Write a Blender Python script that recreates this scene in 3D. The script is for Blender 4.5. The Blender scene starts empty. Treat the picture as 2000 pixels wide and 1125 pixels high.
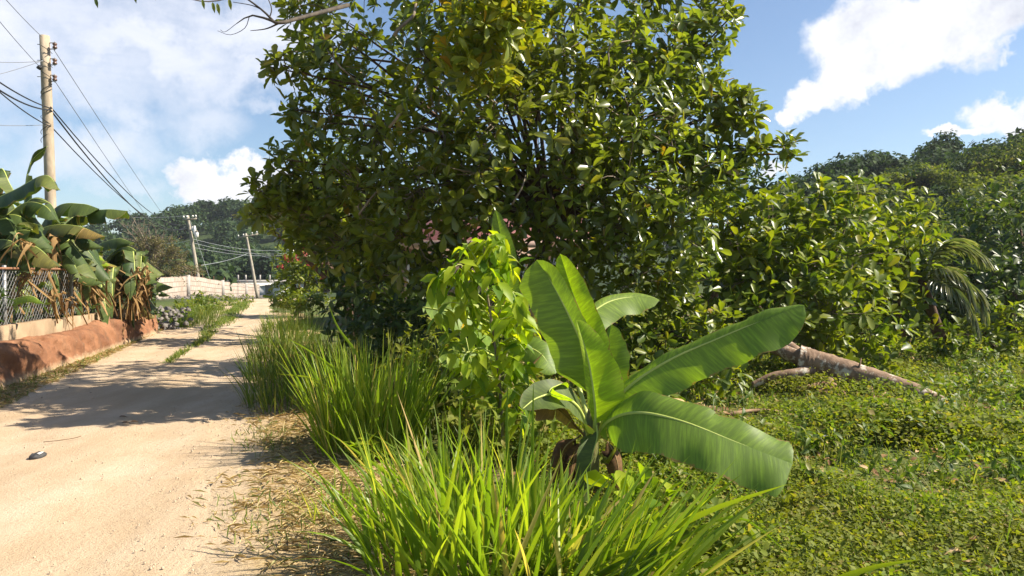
import bpy, math, random
import numpy as np
from mathutils import Vector, Matrix
random.seed(11)
R = np.random.default_rng(11)
scene = bpy.context.scene
COL = scene.collection
F, CX, CY, HZ, CAMZ = 1482.0, 1000.0, 562.5, 532.0, 1.6
TH = math.atan((CY - HZ) / F)
A_ = lambda *v: np.array(v, dtype=float)

# ------------------------------------------------------------------ places
def ray(u, v):
    a, b = (u - CX) / F, (CY - v) / F
    return A_(a, math.cos(TH) + math.sin(TH) * b, -math.sin(TH) + math.cos(TH) * b)
def P(u, v, D):                      # point seen at (u, v) and D metres ahead
    d = ray(u, v)
    return A_(0, 0, CAMZ) + d * (D / d[1])
def G(u, v, z=0.0):                  # point of the level z seen at (u, v)
    d = ray(u, v)
    return A_(0, 0, CAMZ) + d * ((z - CAMZ) / d[2])
def xr(y):                           # right edge of the road
    return -0.45 - 0.305 * y + 0.011 * np.maximum(0, np.asarray(y) - 36.0) ** 2 * (np.asarray(y) < 70) + (np.asarray(y) >= 70) * 0.011 * 34 ** 2
def sstep(a, b, x):
    t = np.clip((x - a) / (b - a), 0, 1)
    return t * t * (3 - 2 * t)
def bump(x, y, cx, cy, rx, ry, h):
    return h * np.exp(-(((x - cx) / rx) ** 2 + ((y - cy) / ry) ** 2))
def H(x, y):                         # terrain height
    x = np.asarray(x, float); y = np.asarray(y, float)
    z = -1.5 * sstep(40, 92, y) * (1 - sstep(-6, 8, x))
    s = x * 0.55 + y * 0.83
    z = z + 9.0 * sstep(22, 72, s) * sstep(2, 16, x) * (.3 + .7 * sstep(.33, .47, x / np.maximum(y, 1)))
    z = z + bump(x, y, -66, 205, 60, 44, 15) + bump(x, y, 10, 220, 70, 50, 11)
    z = z + bump(x, y, 185, 190, 70, 60, 34)
    w = sstep(1.0, 4.0, x - xr(y)) * (1 - sstep(25, 40, y))
    z = z + w * (0.05 * np.sin(x * 1.1 + 0.4) * np.cos(y * 0.9) + 0.03 * np.sin(x * 2.3 + y * 1.7))
    return z

# ------------------------------------------------------------------ meshes
def mk_mesh(name, V, faces, uv=None, smooth=False):
    """faces: list of int arrays (n,3) or (n,4)."""
    me = bpy.data.meshes.new(name)
    V = np.asarray(V, np.float32)
    faces = [np.asarray(f, np.int32) for f in faces if len(f)]
    tot = np.concatenate([np.full(len(f), f.shape[1], np.int32) for f in faces])
    loops = np.concatenate([f.ravel() for f in faces])
    me.vertices.add(len(V)); me.vertices.foreach_set('co', V.ravel())
    me.loops.add(len(loops)); me.loops.foreach_set('vertex_index', loops)
    me.polygons.add(len(tot))
    me.polygons.foreach_set('loop_start', np.concatenate([[0], np.cumsum(tot)[:-1]]).astype(np.int32))
    if smooth: me.polygons.foreach_set('use_smooth', np.ones(len(tot), bool))
    if uv is not None:
        l = me.uv_layers.new(name='UVMap')
        l.data.foreach_set('uv', np.asarray(uv, np.float32)[loops].ravel())
    me.update(calc_edges=True)
    return me
def link(name, me, mat, parent=None, origin=None):
    o = bpy.data.objects.new(name, me)
    if mat is not None:
        for m in (mat if isinstance(mat, (list, tuple)) else [mat]): me.materials.append(m)
    COL.objects.link(o)
    if parent is not None: o.parent = parent
    return o
def tag(o, label=None, cat=None, group=None, kind=None):
    if label: o['label'] = label
    if cat: o['category'] = cat
    if group: o['group'] = group
    if kind: o['kind'] = kind
    return o
def empty(name, loc, label, cat, group=None):
    o = bpy.data.objects.new(name, None); COL.objects.link(o)
    o.empty_display_size = 0.2
    o.location = [float(c) for c in loc]
    return tag(o, label, cat, group)
class MB:
    """collects geometry in world space; build() makes one mesh, shifted to its parent's origin."""
    def __init__(s): s.V = []; s.F3 = []; s.F4 = []; s.n = 0; s.UV = []
    def add(s, V, F3=None, F4=None, UV=None):
        V = np.asarray(V, float)
        s.V.append(V)
        if F3 is not None and len(F3): s.F3.append(np.asarray(F3, int) + s.n)
        if F4 is not None and len(F4): s.F4.append(np.asarray(F4, int) + s.n)
        s.UV.append(np.zeros((len(V), 2)) if UV is None else np.asarray(UV, float))
        s.n += len(V)
    def tube(s, pts, rad, sides=6, cap=True, jit=0):
        pts = np.asarray(pts, float); n = len(pts)
        rad = np.broadcast_to(np.asarray(rad, float), (n,))
        T = np.gradient(pts, axis=0); T /= np.linalg.norm(T, axis=1)[:, None] + 1e-9
        ref = A_(0, 0, 1) if abs(T[:, 2]).mean() < 0.8 else A_(1, 0, 0)
        X = np.cross(T, ref); X /= np.linalg.norm(X, axis=1)[:, None] + 1e-9
        Y = np.cross(T, X)
        a = np.linspace(0, 2 * np.pi, sides, endpoint=False)
        V = pts[:, None] + (rad[:, None, None] * (1 + jit * (R.normal(0, 1, (n, sides, 1)) * .5))) * (np.cos(a)[None, :, None] * X[:, None] + np.sin(a)[None, :, None] * Y[:, None])
        i = np.arange(n - 1)[:, None] * sides; j = np.arange(sides)[None]
        k = (j + 1) % sides
        F4 = np.stack([i + j, i + k, i + sides + k, i + sides + j], -1).reshape(-1, 4)
        L = np.concatenate([[0], np.cumsum(np.linalg.norm(np.diff(pts, axis=0), axis=1))])
        UV = np.stack(np.broadcast_arrays(a[None] / 6.283, L[:, None]), -1).reshape(-1, 2)
        V = V.reshape(-1, 3); F3 = []
        if cap:
            V = np.vstack([V, pts[0], pts[-1]]); UV = np.vstack([UV, [0, 0], [0, L[-1]]])
            c0, c1 = n * sides, n * sides + 1; b = (n - 1) * sides
            for q in range(sides):
                F3 += [[c0, (q + 1) % sides, q], [c1, b + q, b + (q + 1) % sides]]
        s.add(V, F3, F4, UV)
    def box(s, c, size, rot=None):
        hx, hy, hz = [q / 2 for q in size]
        V = A_(*[[x, y, z] for x in (-hx, hx) for y in (-hy, hy) for z in (-hz, hz)]) if False else np.array([[x, y, z] for x in (-hx, hx) for y in (-hy, hy) for z in (-hz, hz)], float)
        if rot is not None: V = V @ np.asarray(rot, float).T
        s.add(V + np.asarray(c, float), None, [[0, 1, 3, 2], [4, 6, 7, 5], [0, 4, 5, 1], [2, 3, 7, 6], [0, 2, 6, 4], [1, 5, 7, 3]])
    def build(s, name, mat, parent=None, smooth=False, origin=None):
        V = np.concatenate(s.V)
        if origin is None: origin = A_(*parent.matrix_world.translation) if parent is not None else A_(0, 0, 0)
        if parent is not None:
            o0 = A_(*parent.location); p = parent.parent
            while p is not None: o0 = o0 + A_(*p.location); p = p.parent
            me = mk_mesh(name, V - o0, [*s.F3, *s.F4], np.concatenate(s.UV), smooth)
            return link(name, me, mat, parent)
        me = mk_mesh(name, V - origin, [*s.F3, *s.F4], np.concatenate(s.UV), smooth)
        o = link(name, me, mat); o.location = [float(c) for c in origin]
        return o
def rotz(a):
    c, s = math.cos(a), math.sin(a)
    return np.array([[c, -s, 0], [s, c, 0], [0, 0, 1]])
def spline(pts, n):
    """Catmull-Rom through pts."""
    p = np.asarray(pts, float)
    if len(p) == 2: return p[0] + (p[1] - p[0]) * np.linspace(0, 1, n)[:, None]
    p = np.vstack([2 * p[0] - p[1], p, 2 * p[-1] - p[-2]])
    t = np.linspace(0, len(p) - 3 - 1e-6, n); i = t.astype(int); f = (t - i)[:, None]
    a, b, c, d = p[i], p[i + 1], p[i + 2], p[i + 3]
    return 0.5 * (2 * b + (c - a) * f + (2 * a - 5 * b + 4 * c - d) * f ** 2 + (3 * b - a - 3 * c + d) * f ** 3)
def unit(v): return v / (np.linalg.norm(v, axis=-1, keepdims=True) + 1e-9)
def rdir(n): return unit(R.normal(size=(n, 3)))

# leaf templates: (along, across, lift) and faces
OBOV = (np.array([[0, 0, 0], [.4, -.36, .06], [.42, 0, -.02], [.4, .36, .06], [.75, -.5, .05], [.77, 0, -.04], [.75, .5, .05], [.94, -.25, -.05], [.94, .25, -.05], [1, 0, -.08]], float),
        [[0, 2, 1], [0, 3, 2], [7, 5, 9], [5, 8, 9]], [[1, 2, 5, 4], [2, 3, 6, 5], [4, 5, 7, 7], [5, 6, 8, 8]])
OBOV = (OBOV[0], [[0, 2, 1], [0, 3, 2], [4, 5, 7], [5, 6, 8], [7, 5, 9], [5, 8, 9]], [[1, 2, 5, 4], [2, 3, 6, 5]])
LANC = (np.array([[0, 0, 0], [.25, -.42, .1], [.28, 0, .02], [.25, .42, .1], [.6, -.45, .02], [.63, 0, -.05], [.6, .45, .02], [1, 0, -.22]], float),
        [[0, 2, 1], [0, 3, 2], [4, 5, 7], [5, 6, 7]], [[1, 2, 5, 4], [2, 3, 6, 5]])
DIAM = (np.array([[0, 0, 0], [.5, -.5, .08], [1, 0, -.05], [.5, .5, .08]], float), [[0, 2, 1], [0, 3, 2]], [])
def add_leaves(mb, Pp, Ax, Up, L, W, tmpl):
    T, f3, f4 = tmpl
    n = len(Pp); k = len(T)
    L = np.broadcast_to(L, (n,)); W = np.broadcast_to(W, (n,))
    S = unit(np.cross(Ax, Up)); N = np.cross(S, Ax)
    V = Pp[:, None] + Ax[:, None] * (T[None, :, :1] * L[:, None, None]) + S[:, None] * (T[None, :, 1:2] * W[:, None, None]) + N[:, None] * (T[None, :, 2:3] * L[:, None, None])
    off = (np.arange(n) * k)[:, None, None]
    F3 = (np.asarray(f3)[None] + off).reshape(-1, 3) if len(f3) else None
    F4 = (np.asarray(f4)[None] + off).reshape(-1, 4) if len(f4) else None
    mb.add(V.reshape(-1, 3), F3, F4)
def whorls(mb, C, Ax, per, L, tmpl, wr=0.45, spread=(0.7, 1.35), sun=0.6, jit=0.25):
    """rosettes of leaves around twig ends C pointing along Ax."""
    n = len(C)
    ref = rdir(n); X = unit(np.cross(Ax, ref)); Y = np.cross(Ax, X)
    ph0 = R.uniform(0, 6.28, n)
    for k in range(per):
        keep = R.random(n) < 0.92
        ph = ph0 + k * 6.283 / per + R.normal(0, .25, n)
        sp = R.uniform(*spread, n)
        rad = np.cos(ph)[:, None] * X + np.sin(ph)[:, None] * Y
        d = unit(np.cos(sp)[:, None] * Ax + np.sin(sp)[:, None] * rad + R.normal(0, jit, (n, 3)) * .5)
        up = unit(Ax * 1.0 - d * .3 + R.normal(0, jit, (n, 3)) + A_(0, 0, sun))
        l = L * R.uniform(.55, 1.3, n)
        add_leaves(mb, (C - Ax * (R.random(n) * L * .35)[:, None])[keep], d[keep], up[keep], l[keep], (l * wr * R.uniform(.85, 1.15, n))[keep], tmpl)

# ------------------------------------------------------------------ materials
def mat(name):
    m = bpy.data.materials.new(name); m.use_nodes = True
    nt = m.node_tree; nt.nodes.clear()
    return m, nt, nt.nodes, nt.links
def N(nt, typ, **kw):
    n = nt.nodes.new(typ)
    for k, v in kw.items():
        if k in n.inputs.keys() if isinstance(k, str) else False: n.inputs[k].default_value = v
        else: setattr(n, k, v)
    return n
def ramp(nt, stops, fac=None):
    n = nt.nodes.new('ShaderNodeValToRGB'); e = n.color_ramp.elements
    while len(e) < len(stops): e.new(0.5)
    for q, (p, c) in zip(e, stops): q.position = p; q.color = (*c, 1) if len(c) == 3 else c
    if fac is not None: nt.links.new(fac, n.inputs[0])
    return n
def noise(nt, scale, detail=4, rough=.55, vec=None, dist=0):
    n = nt.nodes.new('ShaderNodeTexNoise')
    n.inputs['Scale'].default_value = scale; n.inputs['Detail'].default_value = detail
    n.inputs['Roughness'].default_value = rough; n.inputs['Distortion'].default_value = dist
    if vec is not None: nt.links.new(vec, n.inputs['Vector'])
    return n
def mixc(nt, a, b, fac, mode='MIX'):
    n = nt.nodes.new('ShaderNodeMix'); n.data_type = 'RGBA'; n.blend_type = mode
    for s, x in ((6, a), (7, b), (0, fac)):
        if isinstance(x, (int, float)): n.inputs[s].default_value = x
        elif isinstance(x, tuple): n.inputs[s].default_value = (*x, 1)
        else: nt.links.new(x, n.inputs[s])
    return n.outputs[2]
def mth(nt, op, a, b=None, c=None, clamp=False):
    n = nt.nodes.new('ShaderNodeMath'); n.operation = op; n.use_clamp = clamp
    for i, x in enumerate((a, b, c)):
        if x is None: continue
        if isinstance(x, (int, float)): n.inputs[i].default_value = x
        else: nt.links.new(x, n.inputs[i])
    return n.outputs[0]
def geo_pos(nt): return nt.nodes.new('ShaderNodeNewGeometry').outputs['Position']
def principled(nt, col, rough=.6, spec=.5, bump=None, bstr=.3, bdist=.02):
    p = nt.nodes.new('ShaderNodeBsdfPrincipled')
    if isinstance(col, tuple): p.inputs['Base Color'].default_value = (*col, 1)
    else: nt.links.new(col, p.inputs['Base Color'])
    if isinstance(rough, (int, float)): p.inputs['Roughness'].default_value = rough
    else: nt.links.new(rough, p.inputs['Roughness'])
    p.inputs['Specular IOR Level'].default_value = spec
    if bump is not None:
        b = nt.nodes.new('ShaderNodeBump'); b.inputs['Strength'].default_value = bstr; b.inputs['Distance'].default_value = bdist
        nt.links.new(bump, b.inputs['Height']); nt.links.new(b.outputs[0], p.inputs['Normal'])
    return p
def out(nt, sh):
    o = nt.nodes.new('ShaderNodeOutputMaterial'); nt.links.new(sh, o.inputs[0])
def leaf_mat(name, stops, trans=.35, tcol=(1.6, 1.7, .6), rough=.38, spec=.5, patch=None, pscale=.8, uvvein=False):
    m, nt, nd, lk = mat(name)
    g = nd.new('ShaderNodeNewGeometry')
    c = ramp(nt, stops, g.outputs['Random Per Island']).outputs[0]
    if patch:
        nz = noise(nt, pscale, 2, .5, g.outputs['Position'])
        f = ramp(nt, [(.42, (0, 0, 0)), (.62, (1, 1, 1))], nz.outputs[0]).outputs[0]
        c = mixc(nt, c, mixc(nt, c, patch, .65), f)
    if uvvein:
        uv = nd.new('ShaderNodeTexCoord').outputs['UV']
        mp = nd.new('ShaderNodeMapping'); mp.inputs['Scale'].default_value = (1.2, 46, 1); lk.new(uv, mp.inputs[0])
        nz = noise(nt, 1.0, 3, .65, mp.outputs[0])
        c = mixc(nt, c, mixc(nt, c, (1.75, 1.7, 1.3), 1.0, 'MULTIPLY'), ramp(nt, [(.45, (0, 0, 0)), (.75, (1, 1, 1))], nz.outputs[0]).outputs[0])
    if uvvein:
        su = nd.new('ShaderNodeSeparateXYZ'); lk.new(uv, su.inputs[0]); n4 = noise(nt, 9, 4, .7, g.outputs['Position'])
        ed = mth(nt, 'ADD', mth(nt, 'ABSOLUTE', su.outputs[0]), mth(nt, 'MULTIPLY', mth(nt, 'SUBTRACT', n4.outputs[0], .5), .55))
        c = mixc(nt, c, (.26, .16, .06), ramp(nt, [(.985, (0, 0, 0)), (1.0, (.85, .85, .85))], ed).outputs[0])
    p = principled(nt, c, rough, spec, *((nz.outputs[0], .35, .004) if uvvein else ()))
    t = nd.new('ShaderNodeBsdfTranslucent'); lk.new(mixc(nt, c, tcol, 1.0, 'MULTIPLY'), t.inputs[0])
    x = nd.new('ShaderNodeMixShader'); x.inputs[0].default_value = trans
    lk.new(p.outputs[0], x.inputs[1]); lk.new(t.outputs[0], x.inputs[2]); out(nt, x.outputs[0])
    return m
def bark_mat(name, a, b, scale=8, rough=.85, lichen=None):
    m, nt, nd, lk = mat(name)
    mp = nd.new('ShaderNodeMapping'); mp.inputs['Scale'].default_value = (1, 1, .45); lk.new(geo_pos(nt), mp.inputs[0])
    nz = noise(nt, scale, 6, .65, mp.outputs[0])
    c = ramp(nt, [(.32, a), (.68, b)], nz.outputs[0]).outputs[0]
    if lichen:
        n2 = noise(nt, scale * .55, 5, .7, geo_pos(nt))
        c = mixc(nt, c, lichen, ramp(nt, [(.54, (0, 0, 0)), (.6, (1, 1, 1))], n2.outputs[0]).outputs[0])
    out(nt, principled(nt, c, rough, .3, nz.outputs[0], .8, .02).outputs[0])
    return m
def flat_mat(name, a, b=None, scale=6, rough=.7, spec=.4, metal=0, bstr=.3):
    m, nt, nd, lk = mat(name)
    nz = noise(nt, scale, 5, .6, geo_pos(nt))
    p = principled(nt, ramp(nt, [(.3, a), (.7, b or a)], nz.outputs[0]).outputs[0], rough, spec, nz.outputs[0], bstr, .01)
    p.inputs['Metallic'].default_value = metal
    out(nt, p.outputs[0])
    return m

M = {}
# leaves: dark to light along the ramp
M['glossy'] = leaf_mat('glossy_leaf', [(0, (.06, .095, .018)), (.4, (.12, .165, .025)), (.8, (.20, .235, .034)), (.97, (.22, .24, .025)), (1, (.28, .16, .02))], .45, (1.65, 1.7, .55), .29, .65, (.16, .18, .016), .55)
M['yellowing'] = leaf_mat('yellowing_leaf', [(0, (.14, .19, .015)), (.5, (.25, .28, .02)), (.92, (.36, .34, .02)), (1, (.36, .2, .02))], .45, (1.3, 1.3, .5), .35, .5)
M['shrub'] = leaf_mat('shrub_leaf', [(0, (.045, .085, .013)), (.45, (.11, .16, .017)), (.85, (.19, .235, .02)), (1, (.28, .26, .025))], .44, (1.6, 1.6, .4), .40, .42, (.16, .19, .012), .7)
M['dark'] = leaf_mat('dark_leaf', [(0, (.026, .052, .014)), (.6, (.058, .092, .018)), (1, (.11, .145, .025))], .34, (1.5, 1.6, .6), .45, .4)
M['hill_dark'] = leaf_mat('hill_tree_leaf', [(0, (.022, .042, .022)), (.6, (.045, .075, .03)), (1, (.07, .105, .036))], .25, (1.4, 1.6, .6), .75, .12)
M['hill_light'] = leaf_mat('hillside_leaf', [(0, (.055, .082, .018)), (.5, (.115, .15, .026)), (1, (.20, .22, .04))], .42, (1.6, 1.6, .45), .7, .15, (.03, .055, .018), .16)
M['lime'] = leaf_mat('bright_lime_leaf', [(0, (.10, .20, .014)), (.5, (.25, .36, .018)), (1, (.40, .46, .03))], .55, (1.6, 1.5, .4), .45, .3)  # base colour raised to carry the sapling's backlit brightness
M['cover'] = leaf_mat('creeper_leaf', [(0, (.08, .13, .016)), (.5, (.155, .215, .022)), (.88, (.24, .28, .035)), (1, (.34, .25, .1))], .45, (1.6, 1.6, .45), .62, .22, (.19, .19, .03), 1.1)
M['grass'] = leaf_mat('grass_blade', [(0, (.11, .18, .016)), (.6, (.20, .285, .022)), (.88, (.31, .35, .03)), (.94, (.52, .42, .16)), (1, (.5, .36, .15))], .52, (1.6, 1.7, .5), .4, .5)
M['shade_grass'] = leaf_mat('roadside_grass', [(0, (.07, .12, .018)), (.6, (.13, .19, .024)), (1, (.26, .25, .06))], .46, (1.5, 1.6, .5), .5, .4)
M['straw'] = leaf_mat('straw', [(0, (.36, .26, .11)), (.5, (.56, .42, .19)), (.82, (.66, .54, .3)), (1, (.20, .24, .06))], .15, (1, 1, .8), .7, .3)
M['banana'] = leaf_mat('banana_leaf', [(0, (.115, .19, .03)), (1, (.165, .24, .035))], .40, (1.7, 1.8, .4), .5, .35, uvvein=True)
M['banana_new'] = leaf_mat('new_banana_leaf', [(0, (.22, .33, .025)), (1, (.27, .36, .025))], .5, (1.6, 1.7, .3), .5, .3, uvvein=True)
M['banana_dull'] = leaf_mat('weathered_banana_leaf', [(0, (.035, .065, .02)), (.65, (.07, .10, .026)), (.9, (.12, .14, .035)), (1, (.3, .22, .06))], .25, (1.6, 1.7, .5), .55, .3, uvvein=True)
M['banana_brown'] = leaf_mat('browned_banana_leaf', [(0, (.06, .09, .026)), (.45, (.11, .12, .03)), (.8, (.2, .145, .045)), (1, (.38, .28, .16))], .3, (1.2, 1.1, .7), .55, .4, uvvein=True)
M['dead'] = leaf_mat('dead_banana_leaf', [(0, (.17, .09, .04)), (.5, (.34, .21, .1)), (1, (.52, .38, .22))], .22, (1.1, 1, .8), .75, .25, uvvein=True)
M['dead_dark'] = leaf_mat('dark_dead_leaf', [(0, (.05, .026, .014)), (1, (.15, .085, .04))], .1, (1.1, 1, .8), .8, .2, uvvein=True)
M['palm'] = leaf_mat('palm_leaflet', [(0, (.08, .11, .03)), (.6, (.16, .19, .06)), (1, (.36, .33, .2))], .3, (1.5, 1.6, .6), .25, .9)
M['midrib'] = flat_mat('banana_midrib', (.36, .44, .09), (.48, .52, .13), 20, .45, .4)
M['midrib_brown'] = flat_mat('dead_midrib', (.2, .12, .05), (.36, .25, .12), 20, .7, .3)
M['pseudostem'] = bark_mat('banana_stem', (.07, .10, .03), (.17, .15, .05), 14, .6)
M['red_flower'] = leaf_mat('red_petal', [(0, (.22, .02, .03)), (1, (.4, .06, .05))], .2, (1.2, 1, 1), .5, .4)
M['yellow_flower'] = leaf_mat('yellow_petal', [(0, (.75, .5, .01)), (1, (.8, .55, .02))], .3, (1.2, 1.2, .5), .5, .4)
M['bark'] = bark_mat('brown_bark', (.045, .028, .018), (.15, .09, .06), 7)
M['twig'] = bark_mat('pale_twig', (.10, .075, .05), (.27, .22, .16), 9)
M['darktwig'] = bark_mat('dark_twig', (.035, .03, .025), (.10, .08, .06), 9)
M['log'] = bark_mat('log_bark', (.13, .08, .05), (.30, .20, .13), 9, .85, (.5, .45, .37))
M['deadwood'] = bark_mat('dead_wood', (.16, .09, .05), (.36, .24, .14), 6)
M['pole'] = bark_mat('pole_wood', (.28, .22, .15), (.46, .38, .28), 5, .8)
M['graypole'] = bark_mat('grey_pole_wood', (.22, .19, .15), (.42, .37, .29), 5, .85)
M['metal'] = flat_mat('galvanised_metal', (.22, .22, .22), (.42, .42, .41), 12, .5, .5, .6)
M['rust'] = flat_mat('rusty_steel', (.16, .07, .04), (.3, .16, .09), 14, .8, .3)
M['porcelain'] = flat_mat('porcelain', (.55, .53, .5), (.7, .68, .64), 8, .3, .6)
M['brownporc'] = flat_mat('brown_insulator', (.10, .05, .035), (.16, .09, .06), 8, .3, .6)
M['cable'] = flat_mat('black_cable', (.02, .02, .022), (.035, .035, .04), 3, .6, .3)
M['wire'] = flat_mat('grey_wire', (.12, .13, .15), (.2, .21, .23), 3, .5, .4)
M['palewire'] = flat_mat('pale_wire', (.3, .32, .34), (.42, .44, .46), 3, .5, .4)
M['kerb'] = flat_mat('beige_render', (.22, .15, .09), (.36, .26, .165), 2.2, .9, .2)
def bank_mat():
    m, nt, nd, lk = mat('terracotta_bank'); p = geo_pos(nt)
    n1 = noise(nt, 1.4, 6, .65, p); n2 = noise(nt, 11, 6, .7, p)
    mp = nd.new('ShaderNodeMapping'); mp.inputs['Scale'].default_value = (3, 3, .35); lk.new(p, mp.inputs[0]); n3 = noise(nt, 1.6, 5, .65, mp.outputs[0])
    c = ramp(nt, [(.3, (.15, .068, .038)), (.5, (.25, .118, .062)), (.72, (.34, .18, .10))], n1.outputs[0]).outputs[0]
    c = mixc(nt, c, (.13, .075, .045), mth(nt, 'MULTIPLY', ramp(nt, [(.5, (0, 0, 0)), (.72, (1, 1, 1))], n3.outputs[0]).outputs[0], .8))
    c = mixc(nt, c, (.38, .25, .155), mth(nt, 'MULTIPLY', ramp(nt, [(.6, (0, 0, 0)), (.75, (1, 1, 1))], n2.outputs[0]).outputs[0], .5))
    sx = nd.new('ShaderNodeSeparateXYZ'); lk.new(p, sx.inputs[0])
    sp = mth(nt, 'ADD', sx.outputs[2], mth(nt, 'MULTIPLY', n2.outputs[0], .22))
    c = mixc(nt, (.40, .29, .18), c, ramp(nt, [(.16, (0, 0, 0)), (.26, (1, 1, 1))], sp).outputs[0])
    out(nt, principled(nt, c, .94, .15, n2.outputs[0], 1.0, .03).outputs[0]); return m
M['terracotta'] = bank_mat()
M['stone'] = flat_mat('rubble_stone', (.09, .085, .08), (.24, .215, .19), 5, .9, .3)
M['whitestone'] = flat_mat('white_stone', (.5, .46, .38), (.72, .68, .6), 9, .9, .3)
M['marlstone'] = flat_mat('marl_stone', (.32, .24, .16), (.50, .40, .29), 30, .95, .15)
M['whitewall'] = flat_mat('white_paint', (.62, .62, .62), (.78, .78, .78), 1.5, .8, .3)
M['concrete'] = flat_mat('grey_concrete', (.26, .24, .22), (.42, .39, .35), 3, .9, .3)
M['pinkwall'] = flat_mat('pink_wall_paint', (.32, .22, .18), (.44, .32, .26), 2, .85, .3)
M['redroof'] = flat_mat('red_roof_sheet', (.14, .045, .04), (.24, .09, .075), 2, .6, .4)
M['black'] = flat_mat('black_rubber', (.02, .02, .022), (.06, .06, .06), 20, .7, .4)
def glass_mat():
    m, nt, nd, lk = mat('dark_window_glass'); out(nt, principled(nt, (.03, .035, .04), .12, .6).outputs[0]); return m
M['glass'] = glass_mat()

def ground_mat():
    m, nt, nd, lk = mat('lot_earth')
    p = geo_pos(nt)
    n1 = noise(nt, .7, 5, .6, p); n2 = noise(nt, 9, 6, .7, p)
    earth = ramp(nt, [(.3, (.10, .065, .035)), (.6, (.22, .15, .08)), (.75, (.32, .24, .14))], n2.outputs[0]).outputs[0]
    green = ramp(nt, [(.3, (.045, .065, .015)), (.7, (.12, .15, .03))], n2.outputs[0]).outputs[0]
    c = mixc(nt, earth, green, ramp(nt, [(.32, (0, 0, 0)), (.5, (1, 1, 1))], n1.outputs[0]).outputs[0])
    sx = nd.new('ShaderNodeSeparateXYZ'); lk.new(p, sx.inputs[0])
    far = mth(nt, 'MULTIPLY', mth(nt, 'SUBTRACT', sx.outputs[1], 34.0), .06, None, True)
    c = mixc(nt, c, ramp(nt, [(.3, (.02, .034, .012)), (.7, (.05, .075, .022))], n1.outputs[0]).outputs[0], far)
    out(nt, principled(nt, c, .95, .2, n2.outputs[0], .9, .04).outputs[0]); return m
def road_mat():
    m, nt, nd, lk = mat('marl_road')
    p = geo_pos(nt)
    # stretch along the road, the way tyres drag the marl
    mp = nd.new('ShaderNodeMapping'); mp.inputs['Rotation'].default_value = (0, 0, -math.atan(.305)); mp.inputs['Scale'].default_value = (1, .22, 1); lk.new(p, mp.inputs[0])
    n0 = noise(nt, 1.6, 4, .55, mp.outputs[0]); n1 = noise(nt, 2.2, 6, .6, p); n2 = noise(nt, 38, 5, .7, p); n3 = noise(nt, 120, 3, .6, p)
    c = ramp(nt, [(.28, (.39, .285, .175)), (.5, (.49, .37, .245)), (.72, (.58, .46, .33))], n0.outputs[0]).outputs[0]
    c = mixc(nt, c, (.43, .31, .19), mth(nt, 'MULTIPLY', ramp(nt, [(.45, (0, 0, 0)), (.7, (1, 1, 1))], n1.outputs[0]).outputs[0], .6))
    c = mixc(nt, c, (.28, .185, .105), mth(nt, 'MULTIPLY', ramp(nt, [(.56, (0, 0, 0)), (.70, (1, 1, 1))], n2.outputs[0]).outputs[0], .6))
    c = mixc(nt, c, (.62, .52, .4), mth(nt, 'MULTIPLY', ramp(nt, [(.62, (0, 0, 0)), (.7, (1, 1, 1))], n3.outputs[0]).outputs[0], .5))
    h = mth(nt, 'ADD', mth(nt, 'ADD', n2.outputs[0], mth(nt, 'MULTIPLY', n0.outputs[0], 2.5)), mth(nt, 'MULTIPLY', n3.outputs[0], .5))
    out(nt, principled(nt, c, .95, .15, h, .9, .018).outputs[0]); return m
def verge_mat():
    m, nt, nd, lk = mat('straw_verge')
    p = geo_pos(nt)
    n1 = noise(nt, 1.8, 5, .6, p); n2 = noise(nt, 26, 6, .75, p)
    c = ramp(nt, [(.3, (.22, .14, .07)), (.5, (.42, .30, .15)), (.72, (.56, .43, .23))], n2.outputs[0]).outputs[0]
    c = mixc(nt, c, (.14, .15, .04), mth(nt, 'MULTIPLY', ramp(nt, [(.55, (0, 0, 0)), (.7, (1, 1, 1))], n1.outputs[0]).outputs[0], .5))
    sx = nd.new('ShaderNodeSeparateXYZ'); lk.new(p, sx.inputs[0])
    d = mth(nt, 'ADD', mth(nt, 'ADD', sx.outputs[0], .45), mth(nt, 'MULTIPLY', sx.outputs[1], .305))
    n5 = noise(nt, 3.5, 6, .65, p)
    d = mth(nt, 'SUBTRACT', mth(nt, 'ABSOLUTE', mth(nt, 'ADD', d, 1.4)), mth(nt, 'MULTIPLY', n5.outputs[0], 1.1))
    marl = ramp(nt, [(.3, (.42, .31, .19)), (.7, (.54, .42, .285))], n2.outputs[0]).outputs[0]
    c = mixc(nt, marl, c, ramp(nt, [(.95 / 1.5, (0, 0, 0)), (1.4 / 1.5, (1, 1, 1))], mth(nt, 'MULTIPLY', d, 1 / 1.5)).outputs[0])
    out(nt, principled(nt, c, .95, .15, n2.outputs[0], .9, .03).outputs[0]); return m
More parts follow.
